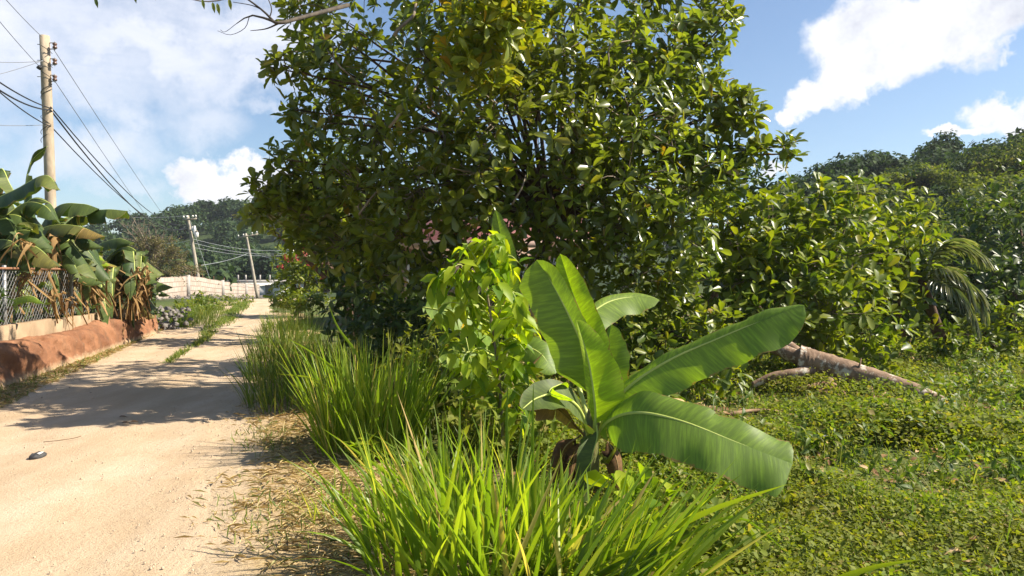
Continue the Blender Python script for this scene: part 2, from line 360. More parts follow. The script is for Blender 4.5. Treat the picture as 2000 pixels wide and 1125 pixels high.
def block_mat():
    m, nt, nd, lk = mat('concrete_block')
    uv = nd.new('ShaderNodeTexCoord').outputs['UV']
    b = nd.new('ShaderNodeTexBrick'); lk.new(uv, b.inputs['Vector'])
    b.inputs['Scale'].default_value = 1; b.inputs['Brick Width'].default_value = .8; b.inputs['Row Height'].default_value = .36
    b.inputs['Mortar Size'].default_value = .03; b.inputs['Mortar Smooth'].default_value = .3
    b.inputs['Color1'].default_value = (.32, .26, .21, 1); b.inputs['Color2'].default_value = (.38, .32, .265, 1); b.inputs['Mortar'].default_value = (.15, .115, .09, 1)
    n1 = noise(nt, .8, 5, .6, geo_pos(nt)); n2 = noise(nt, 6, 5, .7, geo_pos(nt))
    c = mixc(nt, b.outputs[0], (.25, .19, .14), ramp(nt, [(.5, (0, 0, 0)), (.7, (.8, .8, .8))], n1.outputs[0]).outputs[0])
    c = mixc(nt, c, (.8, .78, .75), ramp(nt, [(.5, (1, 1, 1)), (.8, (.8, .8, .8))], n2.outputs[0]).outputs[0], 'MULTIPLY') if False else c
    out(nt, principled(nt, c, .9, .2, n2.outputs[0], .4, .02).outputs[0]); return m

# ------------------------------------------------------------------ terrain, road, verge
def make_ground():
    n = 250
    t = np.linspace(-1, 1, n)
    k = 5.6
    g = np.sinh(k * t) / np.sinh(k) * 310
    X, Y = np.meshgrid(g - 1, g + 9, indexing='ij')
    Z = H(X, Y)
    # the lot sinks a little under the road and verge sheets
    V = np.stack([X, Y, Z], -1).reshape(-1, 3)
    i = np.arange(n - 1)[:, None] * n; j = np.arange(n - 1)[None]
    F4 = np.stack([i + j, i + n + j, i + n + j + 1, i + j + 1], -1).reshape(-1, 4)
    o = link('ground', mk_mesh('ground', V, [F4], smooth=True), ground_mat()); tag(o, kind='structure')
make_ground()
def strip(name, ys, left, right, nx, zf, m):
    ys = np.asarray(ys); t = np.linspace(0, 1, nx)
    l = left(ys); r = right(ys)
    X = l[:, None] + (r - l)[:, None] * t[None]; Y = np.broadcast_to(ys[:, None], X.shape)
    Z = H(X, Y) + zf(X, Y, np.broadcast_to(t[None], X.shape))
    V = np.stack([X, Y, Z], -1).reshape(-1, 3); n = nx
    i = np.arange(len(ys) - 1)[:, None] * n; j = np.arange(n - 1)[None]
    F4 = np.stack([i + j, i + j + 1, i + n + j + 1, i + n + j], -1).reshape(-1, 4)
    o = link(name, mk_mesh(name, V, [F4], smooth=True), m); tag(o, kind='structure'); return o
ys = np.concatenate([np.arange(-14, 40, .22), np.arange(40, 92, .8)])
wob = lambda y, s: .10 * np.sin(y * .9 + s) + .06 * np.sin(y * 2.7 + 2 * s) + .05 * np.sin(y * 6.1 + s * 3)
strip('road', ys, lambda y: xr(y) - 2.9 + wob(y, 1), lambda y: xr(y) + wob(y, 4), 24,
      lambda x, y, t: .014 + .02 * np.sin(np.pi * t) * (1 + .3 * np.sin(y * .7)) - .018 * np.exp(-((t - .27) / .1) ** 2) - .018 * np.exp(-((t - .75) / .1) ** 2) - .02 * (np.abs(t - .5) > .49), road_mat())
yv = np.arange(-6, 30, .25)
strip('verge', yv, lambda y: xr(y) - .35, lambda y: xr(y) + 1.35 + wob(y, 2) * 1.5, 14, lambda x, y, t: .008 + .008 * np.sin(t * np.pi) - .05 * (t > .99), verge_mat())
bx = lambda y: -6.9 - .24 * (y - 10.2)      # foot of the terracotta bank
strip('path', np.arange(-6, 42, .3), lambda y: np.minimum(bx(y) - .6, xr(y) - 3.6), lambda y: xr(y) - 2.75 + wob(y, 1), 12, lambda x, y, t: .008 + .004 * np.sin(9 * y) * np.sin(np.pi * t) - .05 * (t < .01), verge_mat())

# ------------------------------------------------------------------ stuff on the ground
def blades(mb, base, az, lean, bend, L, W, seg=6, fold=.25, twist=0):
    """grass blades: base (n,3), azimuth, starting lean from vertical, extra bend towards the tip."""
    n = len(base); t = np.linspace(0, 1, seg + 1)
    az = np.broadcast_to(az, n); L = np.broadcast_to(L, n); W = np.broadcast_to(W, n)
    ang = lean[:, None] + bend[:, None] * t[None] ** 1.6
    hor = np.stack([np.cos(az), np.sin(az), np.zeros(n)], -1)
    step = L[:, None] / seg
    dx = np.sin(ang) * step; dz = np.cos(ang) * step
    x = np.concatenate([np.zeros((n, 1)), np.cumsum(dx[:, :-1], 1)], 1); z = np.concatenate([np.zeros((n, 1)), np.cumsum(dz[:, :-1], 1)], 1)
    C = base[:, None] + hor[:, None] * x[..., None] + A_(0, 0, 1) * z[..., None]
    tw = R.uniform(-1.2, 1.2, n) if twist is 0 else twist
    side0 = np.stack([-np.sin(az + tw), np.cos(az + tw), np.zeros(n)], -1)
    T = unit(np.gradient(C, axis=1)); S = unit(side0[:, None] - T * (side0[:, None] * T).sum(-1, keepdims=True)); Nn = np.cross(S, T)
    prof = np.minimum(1, .55 + t * 1.6) * np.clip((1 - t) / .55, 0, 1) ** .75
    w = W[:, None] * prof[None] * .5
    Lf = C - S * w[..., None] + Nn * (w * fold)[..., None]; Rt = C + S * w[..., None] + Nn * (w * fold)[..., None]
    V = np.stack([Lf, C, Rt], 2).reshape(-1, 3)
    k = 3 * (seg + 1)
    q = np.arange(seg)[:, None] * 3 + np.array([0, 1])[None]
    f = np.stack([q, q + 1, q + 4, q + 3], -1).reshape(-1, 4)
    mb.add(V, None, (f[None] + (np.arange(n) * k)[:, None, None]).reshape(-1, 4))

# creeping ground cover over the right-hand lot
def scatter_cover():
    mb = MB()
    def zone(n, d0, d1, size, u0, u1, dens_seed):
        D = 1 / R.uniform(1 / d1, 1 / d0, n) if False else np.sqrt(R.uniform(d0 ** 2, d1 ** 2, n))
        u = R.uniform(u0, u1, n)
        X = (u - CX) / F * D
        keep = (X > xr(D) + 1.9 + .5 * np.sin(D * 1.3)) & (X < 16)
        # patchy: bare litter shows through
        pat = np.sin(X * 1.7 + 1.1 * np.sin(D * .9)) + np.sin(D * 1.9 + 1.3 * np.sin(X * 1.2)) + .6 * np.sin(X * 4.3 + D * 3.1)
        keep &= R.random(n) < sstep(-1.9, .5, pat) * .95 + .1
        X, D = X[keep], D[keep]; m = len(X)
        hgt = np.abs(R.normal(0, 1, m)) * size * (1.1 + .8 * np.clip(pat[keep], -1, 1.5)) + R.random(m) ** .7 * .20 * sstep(.55, 1.6, np.sin(X * 2.1 + 1.7 * np.sin(D * 1.3)) + np.sin(D * 2.3 + X) + .4 * np.sin(X * 5 - D * 3)) * sstep(4, 7, D)
        Pp = np.stack([X, D, H(X, D) + .01 + hgt], -1)
        ax = unit(np.stack([R.normal(size=m), R.normal(size=m), R.normal(.15, .6, m)], -1))
        up = unit(np.stack([R.normal(0, .45, m), R.normal(0, .45, m), np.ones(m)], -1))
        L = size * R.uniform(.5, 1.3, m) * (1 + .5 * sstep(.4, 1.2, np.sin(X * 1.3 + 2) + np.sin(D * 1.7 + .5 * X)))
        add_leaves(mb, Pp, ax, up, L, L * R.uniform(.5, .85, m), DIAM)
    zone(115000, 2.6, 7.5, .037, 900, 2250, 0)
    zone(105000, 7.0, 13, .046, 900, 2150, 1)
    zone(52000, 12.5, 25, .085, 900, 2150, 2)
    o = mb.build('ground_cover', M['cover']); tag(o, 'low green creepers and weeds carpeting the open lot on the right', 'ground cover', kind='stuff')
    # short grass and seedlings standing through it
    mb = MB()
    n = 9000
    D = np.sqrt(R.uniform(2.8 ** 2, 17 ** 2, n)); X = (R.uniform(950, 2200, n) - CX) / F * D
    k = X > xr(D) + 2.2; X, D = X[k], D[k]; n = len(X)
    blades(mb, np.stack([X, D, H(X, D)], -1), R.uniform(0, 6.28, n), R.uniform(.1, .9, n), R.uniform(.1, 1.2, n), R.uniform(.08, .26, n), R.uniform(.004, .009, n) * (1 + D * .06), 3)
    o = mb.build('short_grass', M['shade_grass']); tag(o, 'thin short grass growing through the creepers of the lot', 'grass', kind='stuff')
    # dead leaves lying between
    mb = MB(); n = 5200
    D = np.sqrt(R.uniform(2.8 ** 2, 15 ** 2, n)); X = (R.uniform(900, 2200, n) - CX) / F * D
    k = X > xr(D) + 1.6; X, D = X[k], D[k]; n = len(X)
    L = R.uniform(.03, .11, n)
    add_leaves(mb, np.stack([X, D, H(X, D) + .012 + R.random(n) * .03], -1), unit(np.stack([R.normal(size=n), R.normal(size=n), R.normal(0, .2, n)], -1)), unit(np.stack([R.normal(0, .3, n), R.normal(0, .3, n), np.ones(n)], -1)), L, L * .5, LANC)
    o = mb.build('leaf_litter', M['dead']); tag(o, 'dry brown leaf litter lying on the bare patches of the lot', 'leaf litter', kind='stuff')
scatter_cover()
def scatter_verge():
    mb = MB(); n = 13000
    D = R.uniform(2.5, 17, n) ** 1.0; X = xr(D) + R.normal(.75, .42, n)
    e = xr(D) + .02 + .18 * np.sin(D * 2.1) + .12 * np.sin(D * 5.3)
    k = (X > e + R.normal(0, .12, n)) & (X < xr(D) + 2.2); X, D = X[k], D[k]; n = len(X)
    L = R.uniform(.03, .15, n); W = R.uniform(.003, .009, n)
    ax = unit(np.stack([R.normal(size=n), R.normal(size=n), R.normal(.08, .12, n)], -1))
    add_leaves(mb, np.stack([X, D, .022 + R.random(n) * .02], -1), ax, unit(np.stack([R.normal(0, .4, n), R.normal(0, .4, n), np.ones(n)], -1)), L, W, DIAM)
    # left roadside
    n = 9000; D = R.uniform(6, 34, n); X = np.minimum(xr(D) - 2.85, bx(D) + 1.2) - R.random(n) ** 1.5 * (.9)
    L = R.uniform(.05, .16, n)
    add_leaves(mb, np.stack([X, D, .022 + R.random(n) * .02], -1), unit(np.stack([R.normal(size=n), R.normal(size=n), R.normal(.1, .15, n)], -1)), unit(np.stack([R.normal(0, .4, n), R.normal(0, .4, n), np.ones(n)], -1)), L, R.uniform(.004, .01, n), DIAM)
    o = mb.build('cut_straw', M['straw']); tag(o, 'dry cut grass stems strewn along the road verge', 'straw', kind='stuff')
    mb = MB(); n = 5200
    D = R.uniform(2.6, 15, n); X = xr(D) + R.normal(.55, .4, n)
    pat = np.sin(X * 3.1 + D * 1.3) + np.sin(D * 2.7 + 1) + R.normal(0, .4, n)
    k = (X > xr(D) - .02) & (X < xr(D) + 1.7) & (pat > .9); X, D = X[k], D[k]
    Xl = np.minimum(xr(D) - 2.95, bx(D) + .9) - R.random(len(D)) * .8
    # left roadside and the strip between the wheel tracks
    D2 = R.uniform(6, 36, 4200); X2 = np.minimum(xr(D2) - 2.8, bx(D2) + 1.0) - R.random(4200) * .9
    D3 = R.uniform(13.0, 40, 6500); X3 = xr(D3) - 1.42 + R.normal(0, 1, 6500) * (.04 + .13 * sstep(13, 26, D3)) + .08 * np.sin(D3 * .8)
    kk = np.sin(D3 * 1.1) + np.sin(D3 * 2.7) + R.normal(0, .8, 6500) > -1.2; D3, X3 = D3[kk], X3[kk]
    X = np.concatenate([X, X2, X3]); D = np.concatenate([D, D2, D3]); n = len(X)
    L = R.uniform(.03, .10, n) * (1 + .03 * D)
    blades(mb, np.stack([X, D, H(X, D) + .01], -1), R.uniform(0, 6.28, n), R.uniform(.2, 1.1, n), R.uniform(.1, .9, n), L, R.uniform(.003, .006, n) * (1 + .16 * D), 2)
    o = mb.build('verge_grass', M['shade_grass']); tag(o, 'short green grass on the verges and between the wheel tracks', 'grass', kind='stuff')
scatter_verge()
def stones():
    mb = MB()
    ico = np.array([[0, 0, 1], [.9, 0, .45], [.28, .85, .45], [-.72, .53, .45], [-.72, -.53, .45], [.28, -.85, .45], [.72, .53, -.2], [-.28, .85, -.2], [-.9, 0, -.2], [-.28, -.85, -.2], [.72, -.53, -.2]])
    f = [[0, 1, 2], [0, 2, 3], [0, 3, 4], [0, 4, 5], [0, 5, 1], [1, 6, 2], [2, 7, 3], [3, 8, 4], [4, 9, 5], [5, 10, 1], [2, 6, 7], [3, 7, 8], [4, 8, 9], [5, 9, 10], [1, 10, 6]]
    n = 3000
    D = 2.6 + R.random(n) ** 1.4 * 20; t = R.random(n)
    edge = R.random(n) < .5
    t = np.where(edge, np.clip(np.abs(R.normal(0, .10, n)), 0, .4), t); t = np.where(edge & (R.random(n) < .5), 1 - t, t)
    X = xr(D) - 2.85 * t
    s = np.abs(R.normal(0, .0035, n)) + .0025
    V = ico[None] * s[:, None, None] * R.uniform(.6, 1.4, (n, 1, 3)) + np.stack([X, D, np.full(n, .026)], -1)[:, None]
    mb.add(V.reshape(-1, 3), (np.asarray(f)[None] + (np.arange(n) * 11)[:, None, None]).reshape(-1, 3))
    o = mb.build('gravel', M['marlstone']); tag(o, 'loose pale gravel scattered over the marl road', 'gravel', kind='stuff')
    return ico, f
ICO, ICOF = stones()

# ------------------------------------------------------------------ left: bank, kerb wall, fence
def bank():
    mb = MB()
    y0, y1 = 4.0, 20.4; n = 330
    yy = np.linspace(y0, y1, n)
    prof = [(-.02, -.05), (0, .05), (-.03, .20), (-.07, .36), (-.13, .48), (-.23, .545), (-.36, .56), (-.62, .56)]
    prof = [tuple(p) for p in spline([[x, z, 0] for x, z in prof], 22)[:, :2]]; cr = R.normal(0, 1, (330, 22)); cr = (cr + np.roll(cr, 1, 0) + np.roll(cr, 1, 1) + np.roll(cr, -1, 0)) * .5
    V = []
    for iy, y in enumerate(yy):
        e = max(0, (y - (y1 - 1.0)) / 1.0); sh = math.sqrt(max(0, 1 - e ** 2.2))
        for k, (dx, z) in enumerate(prof):
            kk = k * 7 / 21; w = .03 * math.sin(y * 2.1 + kk) + .018 * math.sin(y * 5.3 + 2 * kk) + .012 * math.sin(y * 11 + kk * 3) + .014 * cr[iy, k]
            V.append([bx(y) + dx - .35 * (1 - sh) + w * (.3 if z < .1 else 1), y, max(-.05, z * (.35 + .65 * sh) * (1 + .06 * math.sin(y * 1.3)) + w * .4)])
    m = len(prof); i = np.arange(n - 1)[:, None] * m; j = np.arange(m - 1)[None]
    F4 = np.stack([i + j, i + m + j, i + m + j + 1, i + j + 1], -1).reshape(-1, 4)
    V = np.array(V)
    # closed far end
    b = (n - 1) * m
    mb.add(V, [[b, b + k + 1, b + k] for k in range(1, m - 1)], F4)
    o = mb.build('earth_bank', M['terracotta'], smooth=True, origin=A_(bx(12), 12, 0))
    tag(o, 'rounded terracotta coloured earth bank along the left side of the road', 'bank')
    mb = MB()
    # beige rendered kerb wall behind the bank, in three lengths that step down
    for (a, b_, zt) in ((4, 13.2, .79), (13.23, 16.6, .75), (16.63, 19.8, .70)):
        yy = np.linspace(a, b_, 12); V = []
        for y in yy:
            x = bx(y) - .40
            V += [[x, y, .3], [x + .01 * math.sin(y * 3), y, zt + .012 * math.sin(y * 4)], [x - .16, y, zt + .01], [x - .16, y, .3]]
        i = np.arange(11)[:, None] * 4; j = np.arange(3)[None]
        F4 = np.stack([i + j, i + 4 + j, i + 4 + j + 1, i + j + 1], -1).reshape(-1, 4).tolist() + [[0, 1, 2, 3], [44, 47, 46, 45]]
        mb.add(V, None, F4)
    tag(mb.build('kerb_wall', M['kerb'], origin=A_(bx(12) - .4, 12, .6)), 'low beige rendered kerb wall between the terracotta bank and the wire fence', 'wall')
    # earth behind
    fr = empty('chain_link_fence', (bx(12) - .49, 12, .8), 'grey chain link fence overgrown by banana plants above the bank', 'fence')
    fx = lambda y: bx(y) - .49
    wire = MB(); zb, zt = .80, 1.66; pit = .115
    for k in range(int((19.6 - 4) / pit)):
        for s in (1, -1):
            ya = 4 + k * pit; yb = ya + s * (zt - zb)
            if yb < 4: continue
            wire.tube([[fx(ya), ya, zb], [fx(yb), yb, zt]], .0032, 3, False)
    wire.build('wire_mesh', M['metal'], fr)
    r = MB(); r.tube([[fx(4) + .012, 4, 1.66], [fx(19.6) + .012, 19.6, 1.66]], .022, 6); r.build('top_rail', M['rust'], fr)
    for y in (5.5, 8.5, 11.6, 14.6, 17.6, 19.6):
        p = MB(); p.tube([[fx(y) - .035, y, .5], [fx(y) - .035, y, 1.71]], .03, 6); p.build('post', M['metal'], fr)
bank()

# ------------------------------------------------------------------ utility poles and cables
def pole_shaft(root, a, b, r0, r1, m):
    mb = MB(); pts = spline([a, a + (b - a) * .5 + A_(.03, 0, 0), b], 10)
    mb.tube(pts, np.linspace(r0, r1, 10), 14); return mb.build('shaft', m, root, smooth=True)
def near_pole():
    D = 17.5; a = P(104, 668, D); b = P(87, 70, D); a[2] = 0
    root = empty('utility_pole', a, 'pale round wooden utility pole rising behind the banana plants at the left edge', 'utility pole', 'wooden utility poles along the road')
    pole_shaft(root, a, b, .125, .105, M['pole'])
    for v in (90, 121, 153):
        c = P(97, v, D); br = MB()
        br.tube([c + A_(0, 0, .07), c + A_(.16, -.02, .07)], .012, 5); br.tube([c + A_(0, 0, -.07), c + A_(.16, -.02, -.07)], .012, 5); br.tube([c + A_(.13, -.02, .1), c + A_(.13, -.02, -.1)], .009, 5)
        q = br.build('rack_bracket', M['metal'], root)
        sp = MB(); h = c + A_(.13, -.02, 0)
        sp.tube([h + A_(0, 0, -.055), h + A_(0, 0, -.03), h, h + A_(0, 0, .03), h + A_(0, 0, .055)], [.05, .05, .03, .05, .05], 10)
        sp.build('spool_insulator', M['brownporc'], q)
    for v, s in ((87, -1), (150, -1), (118, -1)):
        c = P(84, v, D); bo = MB(); bo.tube([c + A_(.05, 0, 0), c + A_(-.12, -.02, 0)], .009, 5); bo.build('bolt', M['metal'], root)
    c = P(77, 132, D - .1); k = MB(); k.tube([c + A_(-.06, 0, 0), c, c + A_(.07, 0, .01)], [.02, .06, .03], 8); k.build('cable_clamp', M['black'], root)
    for v in (95, 122, 145, 175, 184, 236, 252, 268):
        w = MB(); p0 = P(92, v, D)
        an = np.linspace(-2.6, .4, 9); w.tube(np.stack([p0[0] + .124 * np.sin(an + 1.1), p0[1] - .124 * np.cos(an + 1.1), p0[2] + np.linspace(-.12, .12, 9) * random.choice((1, -1))], -1), .007, 4)
        w.build('tie_wire', M['cable'], root)
near_pole()
def far_pole(D, base, top, arm, label):
    a = P(*base, D); b = P(*top, D); a = a + (a - b) / np.linalg.norm(b - a) * .6
    root = empty('utility_pole', a, label, 'utility pole', 'wooden utility poles along the road')
    pole_shaft(root, a, b, .16, .12, M['graypole'])
    mb = MB(); p0, p1 = P(*arm[0], D - .2), P(*arm[1], D - .2); mb.tube([p0, p1], .075, 4); mb.build('crossarm', M['graypole'], root)
    for t in (.06, .3, .72, .94):
        p = p0 + (p1 - p0) * t; i = MB(); i.tube([p + A_(0, 0, .05), p + A_(0, 0, .14), p + A_(0, 0, .16), p + A_(0, 0, .3)], [.03, .03, .08, .05], 6); i.build('insulator', M['porcelain'], root)
    return root
p2 = far_pole(60, (392, 577), (366, 421), ((357, 429), (384, 427)), 'leaning grey wooden pole with cut-outs standing behind the block wall')
for (u, v, h, w) in ((380, 450, .75, .13), (384, 458, .5, .16), (376, 447, .4, .1)):
    c = P(u, v, 59.8); mb = MB(); mb.tube([c + A_(0, 0, h / 2), c + A_(0, 0, h * .2), c + A_(0, 0, -h * .3), c + A_(0, 0, -h / 2)], [w * .5, w, w, w * .6], 8); mb.build('cut_out', M['porcelain'], p2)
mb = MB(); mb.tube([P(371, 449, 59.9), P(386, 452, 59.7)], .05, 4); mb.build('crossarm', M['graypole'], p2)
p3 = far_pole(77, (501, 571), (480, 456), ((463, 465), (504, 457)), 'far leaning wooden pole with a tilted crossarm beside the white building')

def cable(name, a, b, sag, r, m, label, grp, n=18):
    t = np.linspace(0, 1, n)[:, None]; pts = a + (b - a) * t; pts[:, 2] -= (4 * sag * t * (1 - t))[:, 0]
    mb = MB(); mb.tube(pts - a, r, 5); o = mb.build(name, m, origin=A_(0, 0, 0)); o.location = [float(c) for c in a]
    return tag(o, label, 'cable', grp)
g1 = 'cables strung between the roadside poles'
for (a, b, sag, r, m, lab) in (
    (P(99, 209, 17.4), P(362, 438, 60), .9, .016, 'cable', 'uppermost thick black cable from the near pole down to the leaning pole'),
    (P(99, 215, 17.4), P(363, 442, 60), 1.25, .02, 'cable', 'thick black cable just under the uppermost one between the two poles'),
    (P(98, 245, 17.4), P(364, 446, 60), .9, .014, 'cable', 'lowest black cable tied to the near pole below the bundle'),
    (P(104, 95, 17.4), P(420, 530, 125), 1.2, .008, 'wire', 'thin grey wire from the top rack of the near pole falling towards the hill'),
    (P(107, 158, 17.4), P(385, 535, 125), .9, .008, 'wire', 'thin grey wire from the lowest rack of the near pole falling towards the hill')):
    cable('power_cable', a, b, sag, r, M[m], lab, g1)
g2 = 'cables running from the near pole out of the picture'
for (a, b, sag, r, m, lab) in (
    (P(98, 211, 17.4), P(-110, 78, 10.5), .12, .014, 'cable', 'upper black cable from the near pole to the left picture edge'),
    (P(98, 215, 17.4), P(-110, 88, 10.5), .2, .016, 'cable', 'middle black cable from the near pole to the left picture edge'),
    (P(98, 247, 17.4), P(-110, 74, 10.5), .14, .012, 'cable', 'lower black cable from the near pole to the left picture edge'),
    (P(79, 132, 17.3), P(-90, -70, 11), .05, .007, 'wire', 'thin wire rising from the black clamp to the top left corner'),
    (P(82, 72, 17.3), P(-60, -85, 12), .05, .007, 'wire', 'thin wire rising from the tip of the near pole to the picture top'),
    (P(84, 119, 17.3), P(-160, 96, 15), .12, .007, 'wire', 'thin nearly level wire running left from the near pole below its top'),
    (P(84, 118, 17.3), P(-160, 170, 15), .1, .007, 'wire', 'thin wire running down left from the near pole'),
    (P(84, 244, 17.3), P(-160, 226, 15), .08, .007, 'wire', 'thin level wire running left from the middle of the near pole')):
    cable('power_cable', a, b, sag, r, M[m], lab, g2)
g3 = 'pale wires crossing in front of the dark hill'
for (a, b, sag, r, lab) in (
    (P(250, 424, 60), P(366, 421, 60), .1, .011, 'thin wire running left from the tip of the leaning pole'),
    (P(300, 472, 62), P(377, 467, 60), .25, .011, 'upper pale wire left of the leaning pole'),
    (P(300, 484, 62), P(379, 475, 60), .25, .011, 'middle pale wire left of the leaning pole'),
    (P(290, 487, 62), P(381, 484, 60), .3, .012, 'lower pale wire left of the leaning pole'),
    (P(377, 467, 60), P(590, 484, 90), .6, .012, 'upper pale wire from the leaning pole past the far pole'),
    (P(379, 475, 60), P(590, 490, 90), .6, .012, 'middle pale wire from the leaning pole past the far pole'),
    (P(381, 484, 60), P(590, 494, 90), .5, .012, 'lower pale wire from the leaning pole past the far pole'),
    (P(393, 518, 60), P(484, 495, 77), .15, .018, 'pale wire climbing from the block wall to the far pole'),
    (P(486, 492, 77), P(550, 508, 70), .1, .018, 'pale wire falling right from the far pole to the flowering bush'),
    (P(372, 432, 60), P(410, 545, 58), .0, .01, 'guy wire slanting from the leaning pole down to the block wall')):
    cable('power_cable', a, b, sag, r, M['palewire'], lab, g3, 10)

# ------------------------------------------------------------------ block wall, rubble, white building
def block_wall():
    line = [P(262, 592, 44), P(285, 590, 46), P(335, 585, 52), P(370, 582, 56), P(392, 580, 60), P(440, 581, 70), P(475, 582, 80), P(507, 580, 88)]
    tops = [542, 543, 541, 539, 541, 550, 554, 556]
    uv0 = 0; mb = MB(); pts = spline([[*p] for p in line], 50); tt = np.interp(np.linspace(0, 7, 50), range(8), [P(500, t, l[1])[2] for t, l in zip(tops, line)])
    d = np.concatenate([[0], np.cumsum(np.linalg.norm(np.diff(pts[:, :2], axis=0), axis=1))])
    V, UV = [], []
    for p, z, s in zip(pts, tt, d):
        zz = z + .03 * math.sin(s * 3)
        for off, zc in ((0, p[2] - .1), (0, zz), (-.2, zz), (-.2, p[2] - .1)):
            V.append([p[0] + off, p[1] + off * .1, zc]); UV.append([s, zc - z + (off * .5)])
    i = np.arange(49)[:, None] * 4; j = np.arange(3)[None]
    F4 = np.stack([i + j, i + j + 1, i + 4 + j + 1, i + 4 + j], -1).reshape(-1, 4).tolist() + [[0, 3, 2, 1], [196, 197, 198, 199]]
    root = empty('block_wall', line[3], 'long pale concrete block wall winding beside the road on the left', 'wall')
    mb.add(V, None, F4, UV); mb.build('blockwork', block_mat(), root)
    for k, i in enumerate(range(2, 50, 3)):
        r = MB(); p = A_(pts[i][0] - .1, pts[i][1], tt[i]); r.tube([p + A_(0, 0, -.05), p + A_(.02, 0, .22 + .16 * random.random())], .025, 4); r.build('starter_bar', M['rust'], root)
    for i in (20, 34, 43):
        r = MB(); p = pts[i]; r.box(A_(p[0] + .04, p[1], (p[2] + tt[i]) / 2 + .03), (.26, .3, tt[i] - p[2] + .12)); r.build('pier', M['concrete'], root)
    # rubble foundation in front
    mb = MB(); n = 700
    t = R.random(n); ii = (t * 49).astype(int); q = pts[ii]
    s = R.uniform(.05, .13, n)
    c = np.stack([q[:, 0] + R.random(n) ** 1.5 * .8 + .1, q[:, 1] + R.normal(0, .5, n), q[:, 2] - .05 + R.normal(0, .1, n)], -1)
    # stones tumbling round the end of the earth bank
    n2 = 110; c2 = np.stack([bx(21) - .25 + R.normal(.1, .28, n2) , 20.6 + np.abs(R.normal(0, .7, n2)), R.random(n2) ** 1.3 * .62], -1); c = np.vstack([c, c2]); s = np.concatenate([s, R.uniform(.04, .10, n2)]); n += n2
    V = ICO[None] * s[:, None, None] * R.uniform(.6, 1.3, (n, 1, 3)) + c[:, None]
    mb.add(V.reshape(-1, 3), (np.asarray(ICOF)[None] + (np.arange(n) * 11)[:, None, None]).reshape(-1, 3))
    tag(mb.build('rubble', M['stone']), 'grey rubble stones heaped at the foot of the block wall and bank end', 'rubble', kind='stuff')
block_wall()
def white_building():
    D = 97; x0, x1 = P(432, 560, D)[0], P(560, 560, D)[0]; zt = P(500, 552, D)[2]; zb = -1.9
    root = empty('white_building', (x0, D, zb), 'low white building with a flat concrete roof and column stubs beyond the wall', 'building')
    mb = MB(); mb.box(((x0 + x1) / 2, D + 4, (zb + zt) / 2), (x1 - x0, 8, zt - zb)); mb.build('wall', M['whitewall'], root)
    mb = MB(); mb.box(((x0 + x1) / 2, D + 3.6, zt + .14), (x1 - x0 + 1.6, 9.6, .26)); rf = mb.build('roof', M['concrete'], root)
    for u in (465, 480, 508, 527, 545):
        c = P(u, 540, D + .5); mb = MB(); mb.box((c[0], D + .5, zt + .27 + .36), (.16, .16, .72)); mb.build('column_stub', M['concrete'], rf)
    mb = MB(); c = P(526, 575, D); mb.box((c[0], D - .02, zb + .95), (1.0, .06, 1.9)); mb.build('door', M['concrete'], root)
white_building()

# ------------------------------------------------------------------ house behind the tree
def house():
    D = 21.5; x0, x1 = -3.6, 1.9; zt = 2.35; d = 6
    root = empty('house', ((x0 + x1) / 2, D, 0), 'small pink house with a red sheet roof half hidden behind the big tree', 'house')
    mb = MB(); mb.box(((x0 + x1) / 2, D + d / 2, zt / 2), (x1 - x0, d, zt)); mb.build('wall', M['pinkwall'], root)
    mb = MB()
    V = [[x0 - .4, D - .6, zt], [x1 + .4, D - .6, zt], [x1 + .4, D + d + .6, zt], [x0 - .4, D + d + .6, zt], [x0 - .4, D + d / 2, zt + .9], [x1 + .4, D + d / 2, zt + .9],
         [x0 - .4, D - .6, zt + .08], [x1 + .4, D - .6, zt + .08], [x1 + .4, D + d + .6, zt + .08], [x0 - .4, D + d + .6, zt + .08], [x0 - .4, D + d / 2, zt + .98], [x1 + .4, D + d / 2, zt + .98]]
    mb.add(V, [[6, 10, 9], [7, 8, 11]], [[6, 7, 11, 10], [10, 11, 8, 9], [0, 1, 7, 6], [2, 3, 9, 8], [0, 3, 2, 1], [0, 6, 9, 3], [1, 2, 8, 7]])
    mb.build('roof', M['redroof'], root)
    mb = MB(); mb.box(((x0 + x1) / 2, D - .63, zt + .03), (x1 - x0 + .84, .04, .2)); mb.build('fascia', M['pinkwall'], root)
    for xc in (-2.4, -.2):
        f = MB(); f.box((xc, D - .03, 1.5), (1.15, .08, 1.1)); fo = f.build('window', M['whitewall'], root)
        g = MB(); g.box((xc, D - .08, 1.5), (.98, .03, .93)); g.build('pane', M['glass'], fo)
    f = MB(); f.box((1.1, D - .03, 1.0), (.85, .06, 2.0)); f.build('door', M['whitewall'], root)
house()

